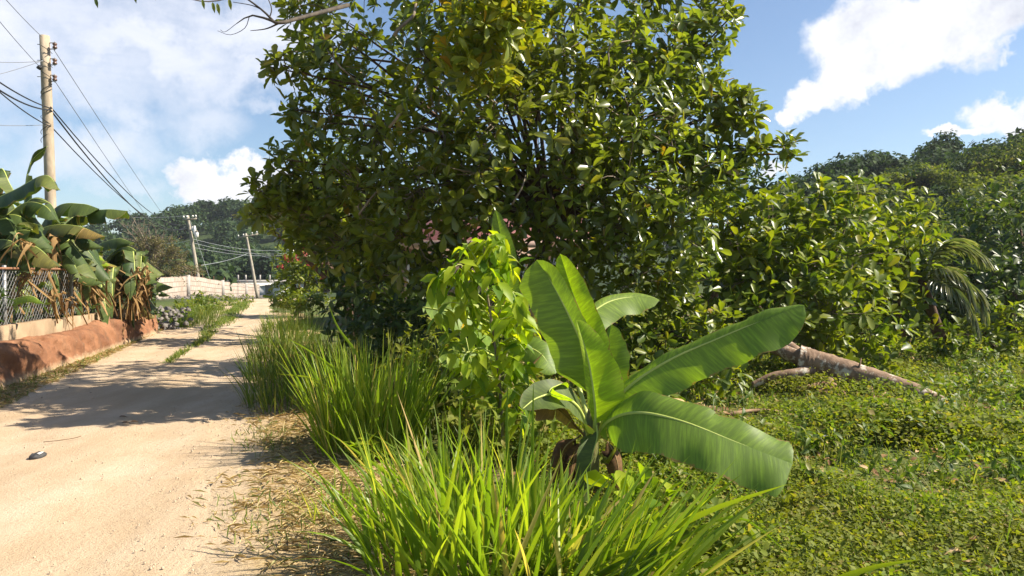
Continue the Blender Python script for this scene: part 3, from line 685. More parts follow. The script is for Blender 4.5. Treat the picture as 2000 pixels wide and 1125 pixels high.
# ------------------------------------------------------------------ trees of blobs
def crown_points(blobs):
    C, Ax, src = [], [], []
    for (c, r, n) in blobs:
        r = np.broadcast_to(np.asarray(r, float), 3)
        d = rdir(n); rr = R.random(n) ** .45
        p = c + d * rr[:, None] * r
        C.append(p); Ax.append(unit(d * .9 + A_(0, -.12, .55) + R.normal(0, .45, (n, 3)))); src.append(np.repeat(c[None], n, 0))
    return np.concatenate(C), np.concatenate(Ax), np.concatenate(src)
def blob_tree(name, label, cat, base, fork, trunk_r, blobs, leafL, lmat, bmat, per=6, group=None, tmpl=OBOV, limb_r=.05, twig_frac=.5, wr=.45, extra=None, twigmat=None, spread=(.7, 1.35), trunk_pts=None):
    base = np.asarray(base, float)
    root = empty(name, base, label, cat, group)
    tk = MB()
    pts = spline(trunk_pts if trunk_pts is not None else [base - A_(0, 0, .15), base + (fork - base) * .5 + A_(.08, 0, 0), fork], 10)
    tk.tube(pts, np.linspace(trunk_r * 1.25, trunk_r * .75, 10) , 10)
    to = tk.build('trunk', bmat, root, smooth=True)
    lm = MB()
    for (c, r, n) in blobs:
        mid = (fork + c) / 2 + R.normal(0, .12, 3) + A_(0, 0, .15 * np.linalg.norm(c - fork) * .3)
        k = pts[-1 - int(R.integers(0, 4))]
        q = spline([k, mid, c], 8); lm.tube(q, np.linspace(limb_r, limb_r * .25, 8), 6, False)
    C, Ax, src = crown_points(blobs)
    cr = MB(); whorls(cr, C, Ax, per, leafL, tmpl, wr, spread)
    if extra is not None: extra(cr)
    cr.build('crown', lmat, root)
    k = R.random(len(C)) < twig_frac
    tw = MB() if twigmat else lm
    for c, s, a in zip(C[k], src[k], Ax[k]):
        st = s + (c - s) * R.uniform(0, .45)
        tw.tube(spline([st, (st + c) / 2 + R.normal(0, .06, 3), c + a * .02], 4), [.010, .008, .006, .004], 3, False)
    lm.build('limbs', bmat, root, smooth=True)
    if twigmat and tw.n: tw.build('twigs', twigmat, root)
    return root
def B(u, v, D, r, n): return (P(u, v, D), r, n)

def big_tree():
    base = A_(.75, 10.6, 0); fork = P(1072, 370, 10.6)
    bl = []
    # crown: front, middle and back, named by where they hang
    spec = [
     # top row (mostly above the picture)
     (640, 20, 10.0, .75, 60), (740, -60, 10.6, .9, 90), (860, -30, 9.6, .9, 90), (1000, -60, 9.4, 1.0, 110), (1140, -40, 9.8, .95, 100), (1280, -20, 10.2, .8, 85), (1370, 20, 10.4, .55, 45),
     (900, -150, 10.5, 1.0, 60), (1120, -160, 10.8, 1.0, 60), (1000, -190, 11, 1.0, 50),
     # upper
     (640, 120, 9.6, .5, 34), (720, 150, 10.2, .75, 56), (830, 110, 9.3, .65, 48), (960, 90, 8.9, .7, 75), (1090, 110, 9.0, .75, 80), (1210, 120, 9.4, .7, 75), (1320, 110, 9.8, .6, 60),
     # middle
     (640, 240, 9.6, .5, 42), (740, 260, 9.8, .75, 66), (860, 240, 9.0, .65, 60), (980, 230, 8.7, .7, 75), (1110, 230, 8.8, .7, 75), (1230, 240, 9.2, .75, 80), (1340, 230, 9.6, .65, 66), (1410, 215, 9.7, .42, 34),
     # lower
     (600, 340, 9.6, .5, 44), (700, 370, 9.4, .7, 66), (820, 370, 8.9, .65, 62), (930, 340, 8.6, .6, 52), (1120, 350, 8.8, .55, 46), (1220, 350, 9.0, .7, 72), (1330, 340, 9.4, .7, 72), (1410, 330, 9.6, .45, 34),
     (580, 415, 9.8, .45, 38), (680, 470, 9.8, .6, 56), (790, 460, 9.2, .6, 52), (1200, 450, 9.0, .6, 58), (1310, 450, 9.3, .65, 60), (1240, 540, 9.2, .55, 50), (1330, 560, 9.4, .5, 42), (880, 430, 9.0, .5, 36),
     (960, 440, 9.0, .45, 34), (1040, 420, 9.2, .4, 24), (1130, 460, 9.2, .5, 44), (1010, 500, 9.6, .45, 26), (1110, 540, 9.4, .45, 34), (900, 510, 9.6, .45, 30), (830, 530, 9.8, .4, 22), (620, 440, 9.6, .5, 40), (740, 540, 9.8, .45, 34),
     # back of the crown
     (700, 200, 12.2, 1.0, 34), (850, 150, 12.6, 1.2, 56), (1000, 160, 12.8, 1.2, 80), (1150, 160, 12.6, 1.2, 80), (1300, 210, 12.2, 1.0, 70), (760, 350, 12.4, 1.0, 70), (900, 330, 12.8, 1.1, 60), (1180, 330, 12.6, 1.1, 70), (1310, 380, 12.2, .9, 64), (680, 440, 12, .8, 60),
     # sprays sticking out against the sky
     (556, 128, 9.4, .26, 12), (525, 130, 9.4, .13, 4), (610, 100, 9.5, .3, 14), (580, 215, 9.5, .26, 12), (545, 310, 9.4, .2, 8), (515, 375, 9.5, .22, 10), (500, 408, 9.6, .2, 8), (560, 380, 9.6, .3, 16),
     (1405, 40, 10, .3, 16), (1432, 28, 10, .12, 4), (1400, 78, 10, .2, 8), (1350, 90, 9.9, .25, 12), (1412, 158, 9.7, .13, 5), (1450, 205, 9.5, .24, 13), (1466, 222, 9.5, .16, 7), (1490, 285, 9.4, .16, 7), (1530, 285, 9.4, .17, 8), (1552, 300, 9.4, .1, 4), (1455, 290, 9.5, .2, 8), (1440, 320, 9.6, .25, 10),
     (590, 20, 9.8, .35, 16)]
    for u, v, D, r, n in spec: bl.append(B(u, v, D, r, int(n * (1.15 if D < 10 else .85))))
    def extra(cr):     # a few leaves hanging into the top of the picture from the far-reaching branch
        for (u, v, L) in ((186, 2, .14), (262, -4, .12), (395, 6, .13), (415, 12, .14), (424, 14, .15), (447, 5, .15), (300, -10, .12)):
            p = P(u, v - 8, 6.5)
            add_leaves(cr, p[None], unit(A_(.2, 0, -1))[None], A_(.3, -1, .2)[None], L * .65, L * .22, LANC)
    root = blob_tree('glossy_tree', 'large spreading tree with glossy dark leaves filling the middle of the view', 'tree', base, fork, .10, bl, .17, M['glossy'], M['bark'], 6, wr=.42, spread=(.55, 1.55), extra=extra, limb_r=.034, twig_frac=.35, twigmat=M['twig'], trunk_pts=[base - A_(0, 0, .2), P(1052, 560, 10.6), P(1072, 470, 10.5), fork])
    # yellowing sprays at the top
    yb = [B(950, 60, 8.0, .45, 44), B(1010, 40, 8.1, .35, 26), B(1000, 15, 8.1, .4, 26), B(900, 115, 8.1, .28, 16), B(925, 145, 8.1, .26, 15), B(975, 165, 8.1, .2, 8)]
    C, Ax, _ = crown_points(yb); cr = MB(); whorls(cr, C, Ax, 6, .18, OBOV, .42)
    o = cr.build('crown', M['yellowing'], root); o['label'] = 'yellowing leaf sprays'
    # bare pale branches
    lb = MB()
    for pts, r in (([P(770, 70, 8.6), P(780, 55, 8.6), P(806, 32, 8.7), P(812, 8, 8.9), P(820, -40, 9.4)], .024), ([P(760, 250, 8.6), P(790, 210, 8.6), P(815, 165, 8.8), P(830, 120, 9.2)], .018), ([P(640, 100, 9), P(665, 130, 9), P(695, 160, 9), P(710, 200, 9.2)], .008), ([P(650, 90, 9), P(655, 120, 9), P(690, 155, 9)], .007),
                   ([P(1000, 400, 8.4), P(1020, 365, 8.4), P(1027, 340, 8.6)], .012), ([P(1190, 130, 8.6), P(1192, 90, 8.6), P(1235, 78, 8.8)], .012), ([P(1270, 260, 8.6), P(1300, 280, 8.7), P(1325, 290, 8.8)], .008), ([P(1085, 470, 9.8), P(1080, 400, 9.8), P(1068, 350, 10)], .02), ([P(700, 420, 8.9), P(740, 370, 8.9), P(790, 330, 9.2)], .014)):
        q = spline(pts, 12); lb = MB(); lb.tube(q, np.linspace(r, r * .6, 12), 6); lb.build('bare_branch', M['twig'], root)
    # leafless branch reaching left at the top
    lb = MB()
    def br(pts, r0, r1):
        q = spline(pts, 10); lb.tube(q, np.linspace(r0, r1, 10), 5)
    D = 7.2
    br([P(680, 10, 8.6), P(590, 34, 7.6), P(545, 45, D), P(525, 38, D), P(490, 30, D), P(462, 46, D)], .026, .004)
    br([P(545, 45, D), P(520, 56, D), P(489, 60, D)], .010, .003); br([P(535, 42, D), P(510, 18, D), P(470, -10, D), P(440, -20, D)], .012, .005)
    br([P(510, 18, D), P(490, 10, D), P(455, 4, D)], .006, .003); br([P(487, 32, D), P(478, 55, D), P(450, 68, D), P(425, 60, D)], .004, .002); br([P(462, 46, D), P(440, 62, D), P(430, 58, D)], .003, .002); br([P(525, 38, D), P(530, 15, D), P(515, -20, D)], .007, .004)
    br([P(470, -10, D), P(420, 2, 7), P(380, 0, 6.8), P(300, -20, 6.6), P(180, -25, 6.5)], .007, .004)
    o = lb.build('bare_branch', M['darktwig'], root); o['label'] = 'leafless dark branch reaching left'
big_tree()

def shrub(label, base, blobs, leafL, lm, per=6, name='shrub', cat='shrub', group=None, tr=.05, bm='bark', **kw):
    cs = np.array([b[0] for b in blobs]); fork = np.asarray(base, float) + (cs.mean(0) - base) * .45
    return blob_tree(name, label, cat, base, fork, tr, blobs, leafL, M[lm], M[bm], per, group, limb_r=tr * .5, **kw)
# shrubs beneath and left of the big tree
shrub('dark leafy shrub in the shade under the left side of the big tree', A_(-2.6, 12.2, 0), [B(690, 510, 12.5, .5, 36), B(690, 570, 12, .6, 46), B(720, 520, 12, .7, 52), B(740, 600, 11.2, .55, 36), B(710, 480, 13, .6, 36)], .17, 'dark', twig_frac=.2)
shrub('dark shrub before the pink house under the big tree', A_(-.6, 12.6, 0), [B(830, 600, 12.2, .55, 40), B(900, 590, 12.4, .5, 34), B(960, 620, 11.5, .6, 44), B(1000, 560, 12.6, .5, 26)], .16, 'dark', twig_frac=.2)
shrub('glossy low shrub right behind the young banana plant', A_(2.0, 9.6, 0), [B(1220, 640, 9.2, .5, 46), B(1300, 650, 9.2, .5, 46), B(1370, 660, 9.4, .5, 46), B(1160, 600, 9.6, .5, 36), B(1270, 730, 9.0, .4, 28), B(1390, 730, 9.2, .4, 28), B(1120, 680, 9.4, .5, 30)], .15, 'shrub', twig_frac=.2)
fs = shrub('bright flowering bush with clusters of red blossom beside the road', A_(-7.9, 27.5, 0), [B(600, 500, 27.5, .9, 70), B(570, 520, 27, .8, 64), B(570, 560, 26.8, .9, 70), B(620, 550, 26.8, .9, 70), B(605, 480, 28, .5, 30), B(640, 520, 27, .8, 60)], .20, 'shrub', per=5, name='flowering_shrub', tr=.08, twig_frac=.05)
C, Ax, _ = crown_points([B(588, 500, 26.2, .22, 26), B(562, 505, 26.2, .16, 14), B(548, 522, 26.2, .12, 8), B(600, 486, 26.6, .2, 16), B(600, 512, 25.9, .14, 10), B(630, 545, 25.9, .1, 4)])
mb = MB(); whorls(mb, C, Ax, 4, .085, DIAM, .7); mb.build('blossom', M['red_flower'], fs)

shrub('second glossy tree behind the big one on its left side along the road', A_(-3.6, 17.5, 0), [B(u, v, D, r, n) for u, v, D, r, n in ((560, 400, 17, .7, 40), (520, 420, 17.5, .5, 26), (490, 425, 17.6, .3, 12), (610, 330, 17.5, .8, 44), (620, 430, 16.5, .8, 46), (690, 350, 17.5, 1.0, 50), (700, 430, 17, .9, 44), (690, 490, 17, .6, 34), (640, 400, 20, 1.2, 50), (600, 420, 22, 1.2, 50), (660, 320, 22, 1.2, 46))], .20, 'glossy', name='glossy_tree', cat='tree', tr=.14, twig_frac=.15)
# right-hand trees and shrubs of the lot edge
g = 'leafy trees at the right edge of the lot'
shrub('leafy yellow-green tree behind the fallen trunk', A_(4.5, 12.6, 0), [B(1420, 440, 12, .8, 70), B(1500, 470, 11.8, .8, 74), B(1580, 430, 12.2, .75, 66), B(1660, 420, 12.4, .7, 60), B(1460, 540, 11.6, .75, 66), B(1560, 540, 11.4, .8, 74), B(1650, 510, 11.8, .8, 72), B(1520, 620, 11.2, .7, 60), B(1620, 610, 11.2, .75, 66), B(1430, 620, 11.4, .6, 46), B(1590, 690, 11, .5, 36), B(1700, 650, 11.4, .6, 44)], .20, 'shrub', per=6, name='leafy_tree', cat='tree', group=g, tr=.09, bm='twig', twig_frac=.25)
shrub('leafy tree with reddish tips left of the drooping palm', A_(7.6, 14.6, 0), [B(1700, 460, 14.2, .9, 80), B(1770, 500, 14, .85, 72), B(1740, 560, 13.4, .8, 66), B(1690, 580, 13.6, .8, 60), B(1760, 420, 15, .7, 50)], .20, 'shrub', per=6, name='leafy_tree', cat='tree', group=g, tr=.08, twig_frac=.15)
shrub('shaded dark tree right of the drooping palm', A_(12.2, 18.6, 0), [B(1900, 470, 18.5, 1.2, 90), B(1970, 520, 18, 1.3, 96), B(1900, 560, 17.5, 1.0, 70), B(1990, 420, 19, 1.3, 90), B(1960, 610, 16.8, .8, 56), B(2060, 560, 17.5, 1.2, 70)], .22, 'dark', per=6, name='leafy_tree', cat='tree', group=g, tr=.12, twig_frac=.1)
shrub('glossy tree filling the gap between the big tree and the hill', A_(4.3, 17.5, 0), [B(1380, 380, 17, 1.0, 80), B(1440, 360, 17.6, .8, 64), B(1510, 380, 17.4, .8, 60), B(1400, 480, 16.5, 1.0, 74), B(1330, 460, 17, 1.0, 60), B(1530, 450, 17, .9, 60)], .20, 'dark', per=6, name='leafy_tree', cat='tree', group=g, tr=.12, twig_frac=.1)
shrub('low bright shrub in front of the palm at the right edge', A_(9.2, 14.2, 0), [B(1930, 640, 13.8, .5, 30), B(1985, 640, 13.6, .5, 30), B(1880, 650, 13.8, .35, 20), B(1830, 660, 13.4, .4, 24)], .18, 'shrub', per=6, group='shrubs at the right edge of the lot', tr=.04, twig_frac=.1)

# ------------------------------------------------------------------ hills: woods
def crown_cloud(cx, H0, rad, nb, nl, leaf, cz=.66, skirt=0.):
    """leaf positions of one crown in local space (foot at 0,0,0)"""
    d = rdir(nb); d[:, 2] = np.abs(d[:, 2]) * .8 - .15
    cen = A_(0, 0, H0 * cz) + d * A_(rad, rad, H0 * .3) * R.uniform(.5, .95, (nb, 1))
    cen[:max(2, int(nb * skirt)), 2] *= .45
    pp, ax = [], []
    for c in cen:
        r = rad * R.uniform(.38, .6); dd = rdir(nl // nb); p = c + dd * r * (R.random((nl // nb, 1)) ** .4) * A_(1, 1, .7)
        pp.append(p); ax.append(unit(dd + A_(0, 0, .3) + R.normal(0, .5, dd.shape)))
    return np.concatenate(pp), np.concatenate(ax)
def woods(name, label, spots, m, nl, leaf, nb=11):
    mb = MB()
    for (x, y, h, r) in spots:
        p, ax = crown_cloud(0, h, r, nb, nl, leaf, .58, .4); n = len(p)
        p = p + A_(x, y, float(H(x, y)))
        L = leaf * R.uniform(.6, 1.4, n)
        add_leaves(mb, p, unit(np.cross(ax, rdir(n))), unit(ax + A_(0, 0, .5)), L, L * .7, DIAM)
    o = mb.build(name, m); return tag(o, label, 'woodland', kind='stuff')
sp = []
for k in range(190):     # left hill and on behind the big tree
    x = R.uniform(-125, 30); y = R.uniform(114, 196); sp.append((x, y + 12, R.uniform(6, 9), R.uniform(3, 4.6)))
for k in range(90): x = R.uniform(-95, -10); sp.append((x, R.uniform(112, 132), R.uniform(5, 8), R.uniform(2.8, 3.8)))
for k in range(34): y = R.uniform(66, 96); sp.append((-.37 * y - R.uniform(3, 16), y, R.uniform(2.6, 4.4), R.uniform(1.8, 2.8)))
woods('hill_woodland', 'dark green wood covering the hill beyond the block wall', sp, M['hill_dark'], 620, .75)
sp, sp2, sp3 = [], [], []
for k in range(250):
    q = R.uniform(0, 1); D = 20 + 37 * q; u = R.uniform(1480, 2260); x = (u - CX) / F * D
    lowr = u < 1870 and D > 37
    f = R.random(); lob = math.sin(x * .35 + 1) + math.sin(D * .3) + .8 * math.sin(x * .8 - D * .5)
    h = R.uniform(1.3, 2.4) + max(0, lob) * .9; r = h * R.uniform(.45, .8) + .3
    if lowr: h = R.uniform(.9, 1.5); r = 1.3
    (sp if f < .55 else sp2 if f < .85 else sp3).append((x, D, h, r))
woods('hillside_thicket', 'tangled bright green thicket covering the slope on the right', sp, M['hill_light'], 1300, .21)
woods('hillside_thicket', 'dark bushes standing between the bright thicket of the right slope', sp2, M['hill_dark'], 1300, .21)
woods('hillside_thicket', 'yellowish vines sprawling over the thicket of the right slope', sp3, M['cover'], 1100, .20)
sp = []
for k in range(190):
    D = R.uniform(115, 185); u = R.uniform(1780, 2300); x = (u - CX) / F * D; sp.append((x, D, R.uniform(3.5, 5), R.uniform(2.6, 4)))
woods('far_woodland', 'hazy wooded ridge at the far right skyline', sp, M['hill_dark'], 500, .7)
# separate trees on the skyline of the right hill: three crowns built once, then copied
protos = []
for k, (h, r) in enumerate(((9, 3.4), (8, 3.0), (10, 2.6))):
    root = empty('skyline_tree', (0, 0, 0), 'x', 'tree', 'trees on the right skyline')
    p, ax = crown_cloud(0, h, r, 10 + k, 3000, .4); n = len(p); mb = MB(); L = .42 * R.uniform(.6, 1.3, n)
    add_leaves(mb, p, unit(np.cross(ax, rdir(n))), unit(ax + A_(0, 0, .5)), L, L * .65, DIAM); mb.build('crown', M['hill_dark'], root)
    mb = MB(); mb.tube([[0, 0, -.5], [.1, 0, h * .3], [0, .1, h * .7]], [.22, .17, .08], 7)
    for q in range(5): e = rdir(1)[0]; mb.tube([[0, 0, h * .4], A_(0, 0, h * .6) + e * A_(r * .5, r * .5, h * .15)], [.09, .03], 5)
    mb.build('trunk', M['bark'], root); protos.append([root, h, False])
def plant(k, u, vtop, D, label, sc=1.0):
    root, h, used = protos[k]
    if used:
        r = root.copy(); COL.objects.link(r)
        for c in root.children:
            d = c.copy(); COL.objects.link(d); d.parent = r
    else: r = root; protos[k][2] = True
    top = P(u, vtop, D); r.location = [float(top[0]), float(D), float(top[2] - h * sc * .97)]
    r.rotation_euler = (0, 0, random.uniform(0, 6.28)); r.scale = (sc, sc, sc)
    r['label'] = label
plant(0, 1650, 285, 62, 'dark round-topped tree at the left end of the right skyline')
plant(1, 1712, 283, 63, 'dark tree in the middle of the skyline row on the right', 1.05)
plant(0, 1768, 270, 64, 'tallest broad dark tree on the right skyline', 1.1)
plant(1, 1600, 322, 58, 'low dark tree where the right skyline drops towards the big tree')
plant(0, 1690, 330, 52, 'dark bush-like tree below the left end of the right skyline', .8)
plant(0, 1800, 318, 54, 'dark spreading tree just under the tallest skyline tree on the right', .9)
plant(2, 1838, 250, 66, 'narrow feathery tree poking above the skyline on the right', .75)
plant(1, 1880, 278, 60, 'dark tree under the hazy ridge right of the feathery one', 1.0)
plant(0, 1960, 252, 56, 'dark tree meeting the hazy ridge near the right picture edge', 1.05)
plant(0, 1545, 345, 50, 'dark low tree just right of the big tree sprays', .75)
plant(1, 2040, 235, 54, 'dark tree cut by the right picture edge on the slope', 1.0)

# ------------------------------------------------------------------ left: feathery half-bare tree by the block wall
def bare_tree():
    base = A_(*P(300, 600, 42)); base[2] = 0
    root = empty('thin_leaved_tree', base, 'half bare tree with thin grey-brown twigs beside the block wall', 'tree')
    tr = MB(); tr.tube([base, base + A_(.1, 0, 1), base + A_(.1, 0, 2)], [.14, .11, .09], 8); tr.build('trunk', M['twig'], root)
    tw = MB(); lv = MB(); tips = []
    for u, v in [(232, 432), (250, 440), (262, 430), (275, 445), (290, 445), (305, 452), (318, 460), (330, 470), (345, 490), (355, 505), (365, 525), (375, 535), (340, 520), (320, 500), (300, 480), (280, 470), (260, 465), (240, 470), (300, 520), (330, 535), (280, 500), (350, 535), (385, 530), (310, 480), (335, 495), (265, 490)]:
        e = P(u, v, 42 + R.normal(0, .8)); s = base + A_(.1, 0, R.uniform(1.0, 2.0)); m_ = (s + e) / 2 + A_(0, 0, .35)
        q = spline([s, m_, e], 9); tw.tube(q, np.linspace(.045, .012, 9), 4, False)
        for k in range(16):
            i = R.integers(3, 9); st = q[i]; d = unit(unit(e - s) + R.normal(0, .7, 3) + A_(.25, 0, .1)); en = st + d * R.uniform(.3, .9)
            tw.tube([st, (st + en) / 2 + R.normal(0, .04, 3), en], [.012, .01, .006], 3, False); tips.append((st, en))
    tw.build('twigs', M['twig'], root)
    S = np.array([t[0] for t in tips]); E = np.array([t[1] for t in tips])
    for k in range(9):
        p = S + (E - S) * R.uniform(.2, 1.1, (len(S), 1)); keep = (p[:, 0] > P(262, 0, 42)[0]) & (p[:, 2] < 3.6); p = p[keep] + R.normal(0, .04, (keep.sum(), 3)); n = len(p)
        if n: add_leaves(lv, p, rdir(n), unit(rdir(n) + A_(0, 0, 1)), .13, .05, DIAM)
    m = leaf_mat('olive_leaflet', [(0, (.11, .10, .035)), (1, (.22, .19, .07))], .3, (1.3, 1.3, .6), .6, .3)
    lv.build('crown', m, root)
bare_tree()

# ------------------------------------------------------------------ banana leaves
def banana_leaf(pts, W, side, fold=(20, 20), droop=(30, 30), strips=1, tearvar=25, m='banana', parent=None, t0=.12, rows=36, rib=.019, wl=1.0, wr=1.0, tip=.25, ribm='midrib', wave=.02, gap=.12, edge=.03, name='leaf'):
    """blade on a midrib through pts; side = world vector for the right half; fold lifts the halves, droop bends them down outward."""
    q = spline(pts, rows + 8); side = unit(np.asarray(side, float))
    T = unit(np.gradient(q, axis=0))
    S = unit(side - T * (T @ side)[:, None]); Nn = np.cross(S, T)
    L = np.concatenate([[0], np.cumsum(np.linalg.norm(np.diff(q, axis=0), axis=1))]); Lt = L[-1]; t = L / Lt
    K = 6
    mb = MB()
    def at(tt):
        f = lambda a: np.array([np.interp(tt, t, a[:, c]) for c in range(3)]).T
        return f(q), unit(f(T)), unit(f(S)), unit(f(Nn))
    def prof(tt):
        b = np.clip((tt - t0) / (1 - t0), 0, 1)
        return np.minimum(1, (b / .2 + 1e-4) ** .6) * np.minimum(1, ((1 - b) / tip + 1e-4) ** .55) * (1 - .12 * b)
    for half in (1, -1):
        wmul = wr if half > 0 else wl
        fo = math.radians(fold[0] if half > 0 else fold[1]); dr = math.radians(droop[0] if half > 0 else droop[1])
        cuts = [t0]
        if strips > 1:
            c = np.sort(R.uniform(t0 + .04, .98, strips - 1)); cuts += list(c)
        cuts.append(1.0)
        for a, b in zip(cuts[:-1], cuts[1:]):
            n = max(3, int((b - a) * rows) + 2); tt = np.linspace(a, b, n)
            q_, T_, S_, N_ = at(tt)
            ed = math.radians(R.normal(0, tearvar)) if strips > 1 else 0
            sh = R.normal(0, min(.4, tearvar * .03)) if strips > 1 else 0
            wm = R.uniform(.8, 1.08) if strips > 1 and tearvar > 8 else 1
            w = W * prof(tt) * wmul * wm * (1 + edge * np.sin(tt * 47 + half) * R.uniform(.3, 1))
            pos = q_.copy(); rows_ = [pos]; cum = pos
            ph = R.uniform(0, 6.28)
            for k in range(1, K + 1):
                f = k / K
                ang = fo - (dr + ed) * f ** 1.1 + wave * 6 * np.sin(tt * Lt * 16 + ph) * f
                d = np.cos(ang)[:, None] * S_ * half + np.sin(ang)[:, None] * N_ + T_ * (.16 + sh * f)
                # strips narrow towards their outer end when torn
                cum = cum + unit(d) * (w / K)[:, None]
                if strips > 1:
                    mid = cum[n // 2]; cum = mid + (cum - mid) * (1 - gap * f / K * 2)
                rows_.append(cum)
            V = np.stack(rows_, 1).reshape(-1, 3)
            uv = np.stack(np.broadcast_arrays(np.linspace(0, 1, K + 1)[None] * half, (tt * Lt)[:, None]), -1).reshape(-1, 2)
            uv[:, 1] = uv[:, 1] - np.abs(uv[:, 0]) * W * .16 + half * 3.1
            i = np.arange(n - 1)[:, None] * (K + 1); j = np.arange(K)[None]
            F4 = np.stack([i + j, i + K + 1 + j, i + K + 2 + j, i + j + 1], -1).reshape(-1, 4)
            mb.add(V, None, F4, uv)
    lf = mb.build(name, M[m], parent, smooth=True)
    rb = MB(); rb.tube(q - Nn * rib * .3, np.linspace(rib, rib * .18, len(q)), 7); rb.build('midrib', M[ribm], lf, smooth=True)
    return lf
def PP(*l): return [P(*a) for a in l]
RT, LF, UPV, AWAY, NEAR = A_(1, 0, 0), A_(-1, 0, 0), A_(0, 0, 1), A_(0, 1, 0), A_(0, -1, 0)

def main_banana():
    D = 5.5; base = P(1150, 965, D); base[2] = 0
    root = empty('banana_plant', base, 'young banana plant with broad bright green leaves in the middle foreground', 'banana plant', 'banana plants')
    st = MB(); st.tube([base - A_(0, 0, .05), base + A_(0, 0, .2), P(1153, 860, D), P(1160, 800, D)], [.085, .075, .06, .045], 12); st.build('pseudostem', M['pseudostem'], root, smooth=True)
    # 1 big left leaf
    banana_leaf(PP((1168, 830, D), (1170, 780, D), (1150, 705, 5.5), (1108, 610, 5.55), (1073, 545, 5.6), (1048, 508, 5.6)), .25, A_(1, -.25, .25), (14, 20), (10, 34), parent=root, t0=.16, tip=.12, wl=1.05, wr=.42, rib=.018)
    # 2 upright leaf behind it
    banana_leaf(PP((1176, 830, D + .05), (1180, 770, D + .1), (1168, 700, D + .1), (1142, 630, D + .12), (1118, 570, D + .12), (1094, 496, D + .1)), .13, A_(1, -.1, .05), (12, 12), (16, 16), parent=root, t0=.3, tip=.3, rib=.017, m='banana_new')
    # 3 new yellow-green leaf in front
    banana_leaf(PP((1160, 860, 5.38), (1162, 800, 5.36), (1152, 720, 5.36), (1140, 670, 5.38), (1126, 625, 5.42)), .23, A_(1, -.15, .1), (10, 50), (20, 40), parent=root, t0=.14, tip=.6, wl=.25, wr=1.0, rib=.017, m='banana_new')
    # 4 leaf facing right of centre
    banana_leaf(PP((1176, 835, 5.6), (1178, 770, 5.7), (1182, 700, 5.75), (1194, 634, 5.8)), .21, A_(1, -.5, 0), (8, 30), (16, 30), parent=root, t0=.2, tip=.4, wl=.3, rib=.016)
    # 5 leaf arching away to the right behind
    banana_leaf(PP((1150, 820, 5.6), (1120, 700, 6.0), (1130, 640, 6.3), (1180, 594, 6.5), (1235, 580, 6.6), (1288, 586, 6.6)), .2, A_(.1, -.6, -.8), (10, 10), (18, 40), parent=root, t0=.38, tip=.2, wl=.35, rib=.018)
    # 6 long right leaf climbing to the upper right
    banana_leaf(PP((1166, 850, 5.5), (1190, 800, 5.45), (1235, 750, 5.4), (1310, 702, 5.3), (1400, 662, 5.2), (1490, 625, 5.1), (1570, 596, 5.05)), .25, A_(.2, -.45, -.9), (10, 15), (22, 60), parent=root, strips=3, tearvar=3, gap=.004, t0=.1, tip=.14, wl=.30, wr=1.0, rib=.02, wave=.03, rows=60)
    # 7 big lower right leaf
    banana_leaf(PP((1160, 862, 5.45), (1190, 822, 5.3), (1245, 806, 5.1), (1330, 822, 4.9), (1440, 864, 4.75), (1548, 906, 4.65)), .285, A_(-.1, -.55, -.8), (12, 4), (26, 30), parent=root, strips=2, tearvar=2, gap=.003, t0=.06, tip=.05, wl=.62, wr=1.0, rib=.02, wave=.03, rows=60)
    # 8 short broad leaf between them
    banana_leaf(PP((1168, 850, 5.55), (1195, 815, 5.6), (1235, 765, 5.6), (1300, 735, 5.65)), .30, A_(.2, -.6, -.7), (10, 10), (22, 25), parent=root, t0=.1, tip=.3, wl=.5, rib=.016)
    # 9 dark leaf to the left with its folded tip
    banana_leaf(PP((1150, 860, 5.45), (1130, 800, 5.3), (1090, 772, 5.2), (1050, 778, 5.1), (1020, 800, 5.0)), .25, A_(0, -.8, -.5), (4, 14), (40, 30), parent=root, t0=.1, tip=.3, wl=.6, rib=.017, m='banana_dull')
    banana_leaf(PP((1150, 850, 5.5), (1110, 760, 5.35), (1085, 755, 5.25), (1075, 768, 5.15), (1120, 782, 5.1)), .06, A_(.5, -.8, .3), (4, 14), (10, 30), parent=root, t0=.5, tip=.3, rib=.006, m='banana_new')
    # 10 hanging folded leaf on the stem
    banana_leaf(PP((1165, 830, 5.36), (1166, 855, 5.28), (1155, 900, 5.2), (1148, 985, 5.18)), .12, A_(-.9, -.3, 0), (10, -60), (10, 25), parent=root, t0=.1, tip=.3, wl=.5, rib=.008, m='banana_dull')
    # dead leaves
    lab = []
    lab.append(banana_leaf(PP((1140, 850, 5.45), (1090, 800, 5.3), (1040, 785, 5.2), (1012, 792, 5.1)), .2, A_(.2, -.7, -.7), (0, 0), (30, 40), 3, 18, 'dead', root, t0=.1, tip=.3, wl=.3, rib=.01, ribm='midrib_brown', name='leaf'))
    lab.append(banana_leaf(PP((1200, 850, 5.6), (1280, 800, 6.1), (1330, 786, 6.3), (1378, 815, 6.3)), .15, A_(0, -.5, -.8), (0, 0), (30, 60), 4, 14, 'dead', root, t0=.35, tip=.3, wl=.6, rib=.01, ribm='midrib_brown', name='leaf'))
    for (a, b, c) in (((1135, 850), (1100, 880), (1085, 960)), ((1145, 855), (1120, 900), (1108, 985)), ((1180, 850), (1205, 900), (1212, 975)), ((1150, 880), (1135, 930), (1130, 1000))):
        lab.append(banana_leaf(PP((*a, 5.5), (*b, 5.42), (*c, 5.42)), .1, A_(-1, -.5, 0), (0, 0), (50, 50), 5, 25, 'dead_dark', root, t0=.1, tip=.5, rib=.008, ribm='midrib_brown', name='leaf'))
    for l in lab: l['label'] = 'withered brown hanging leaf'
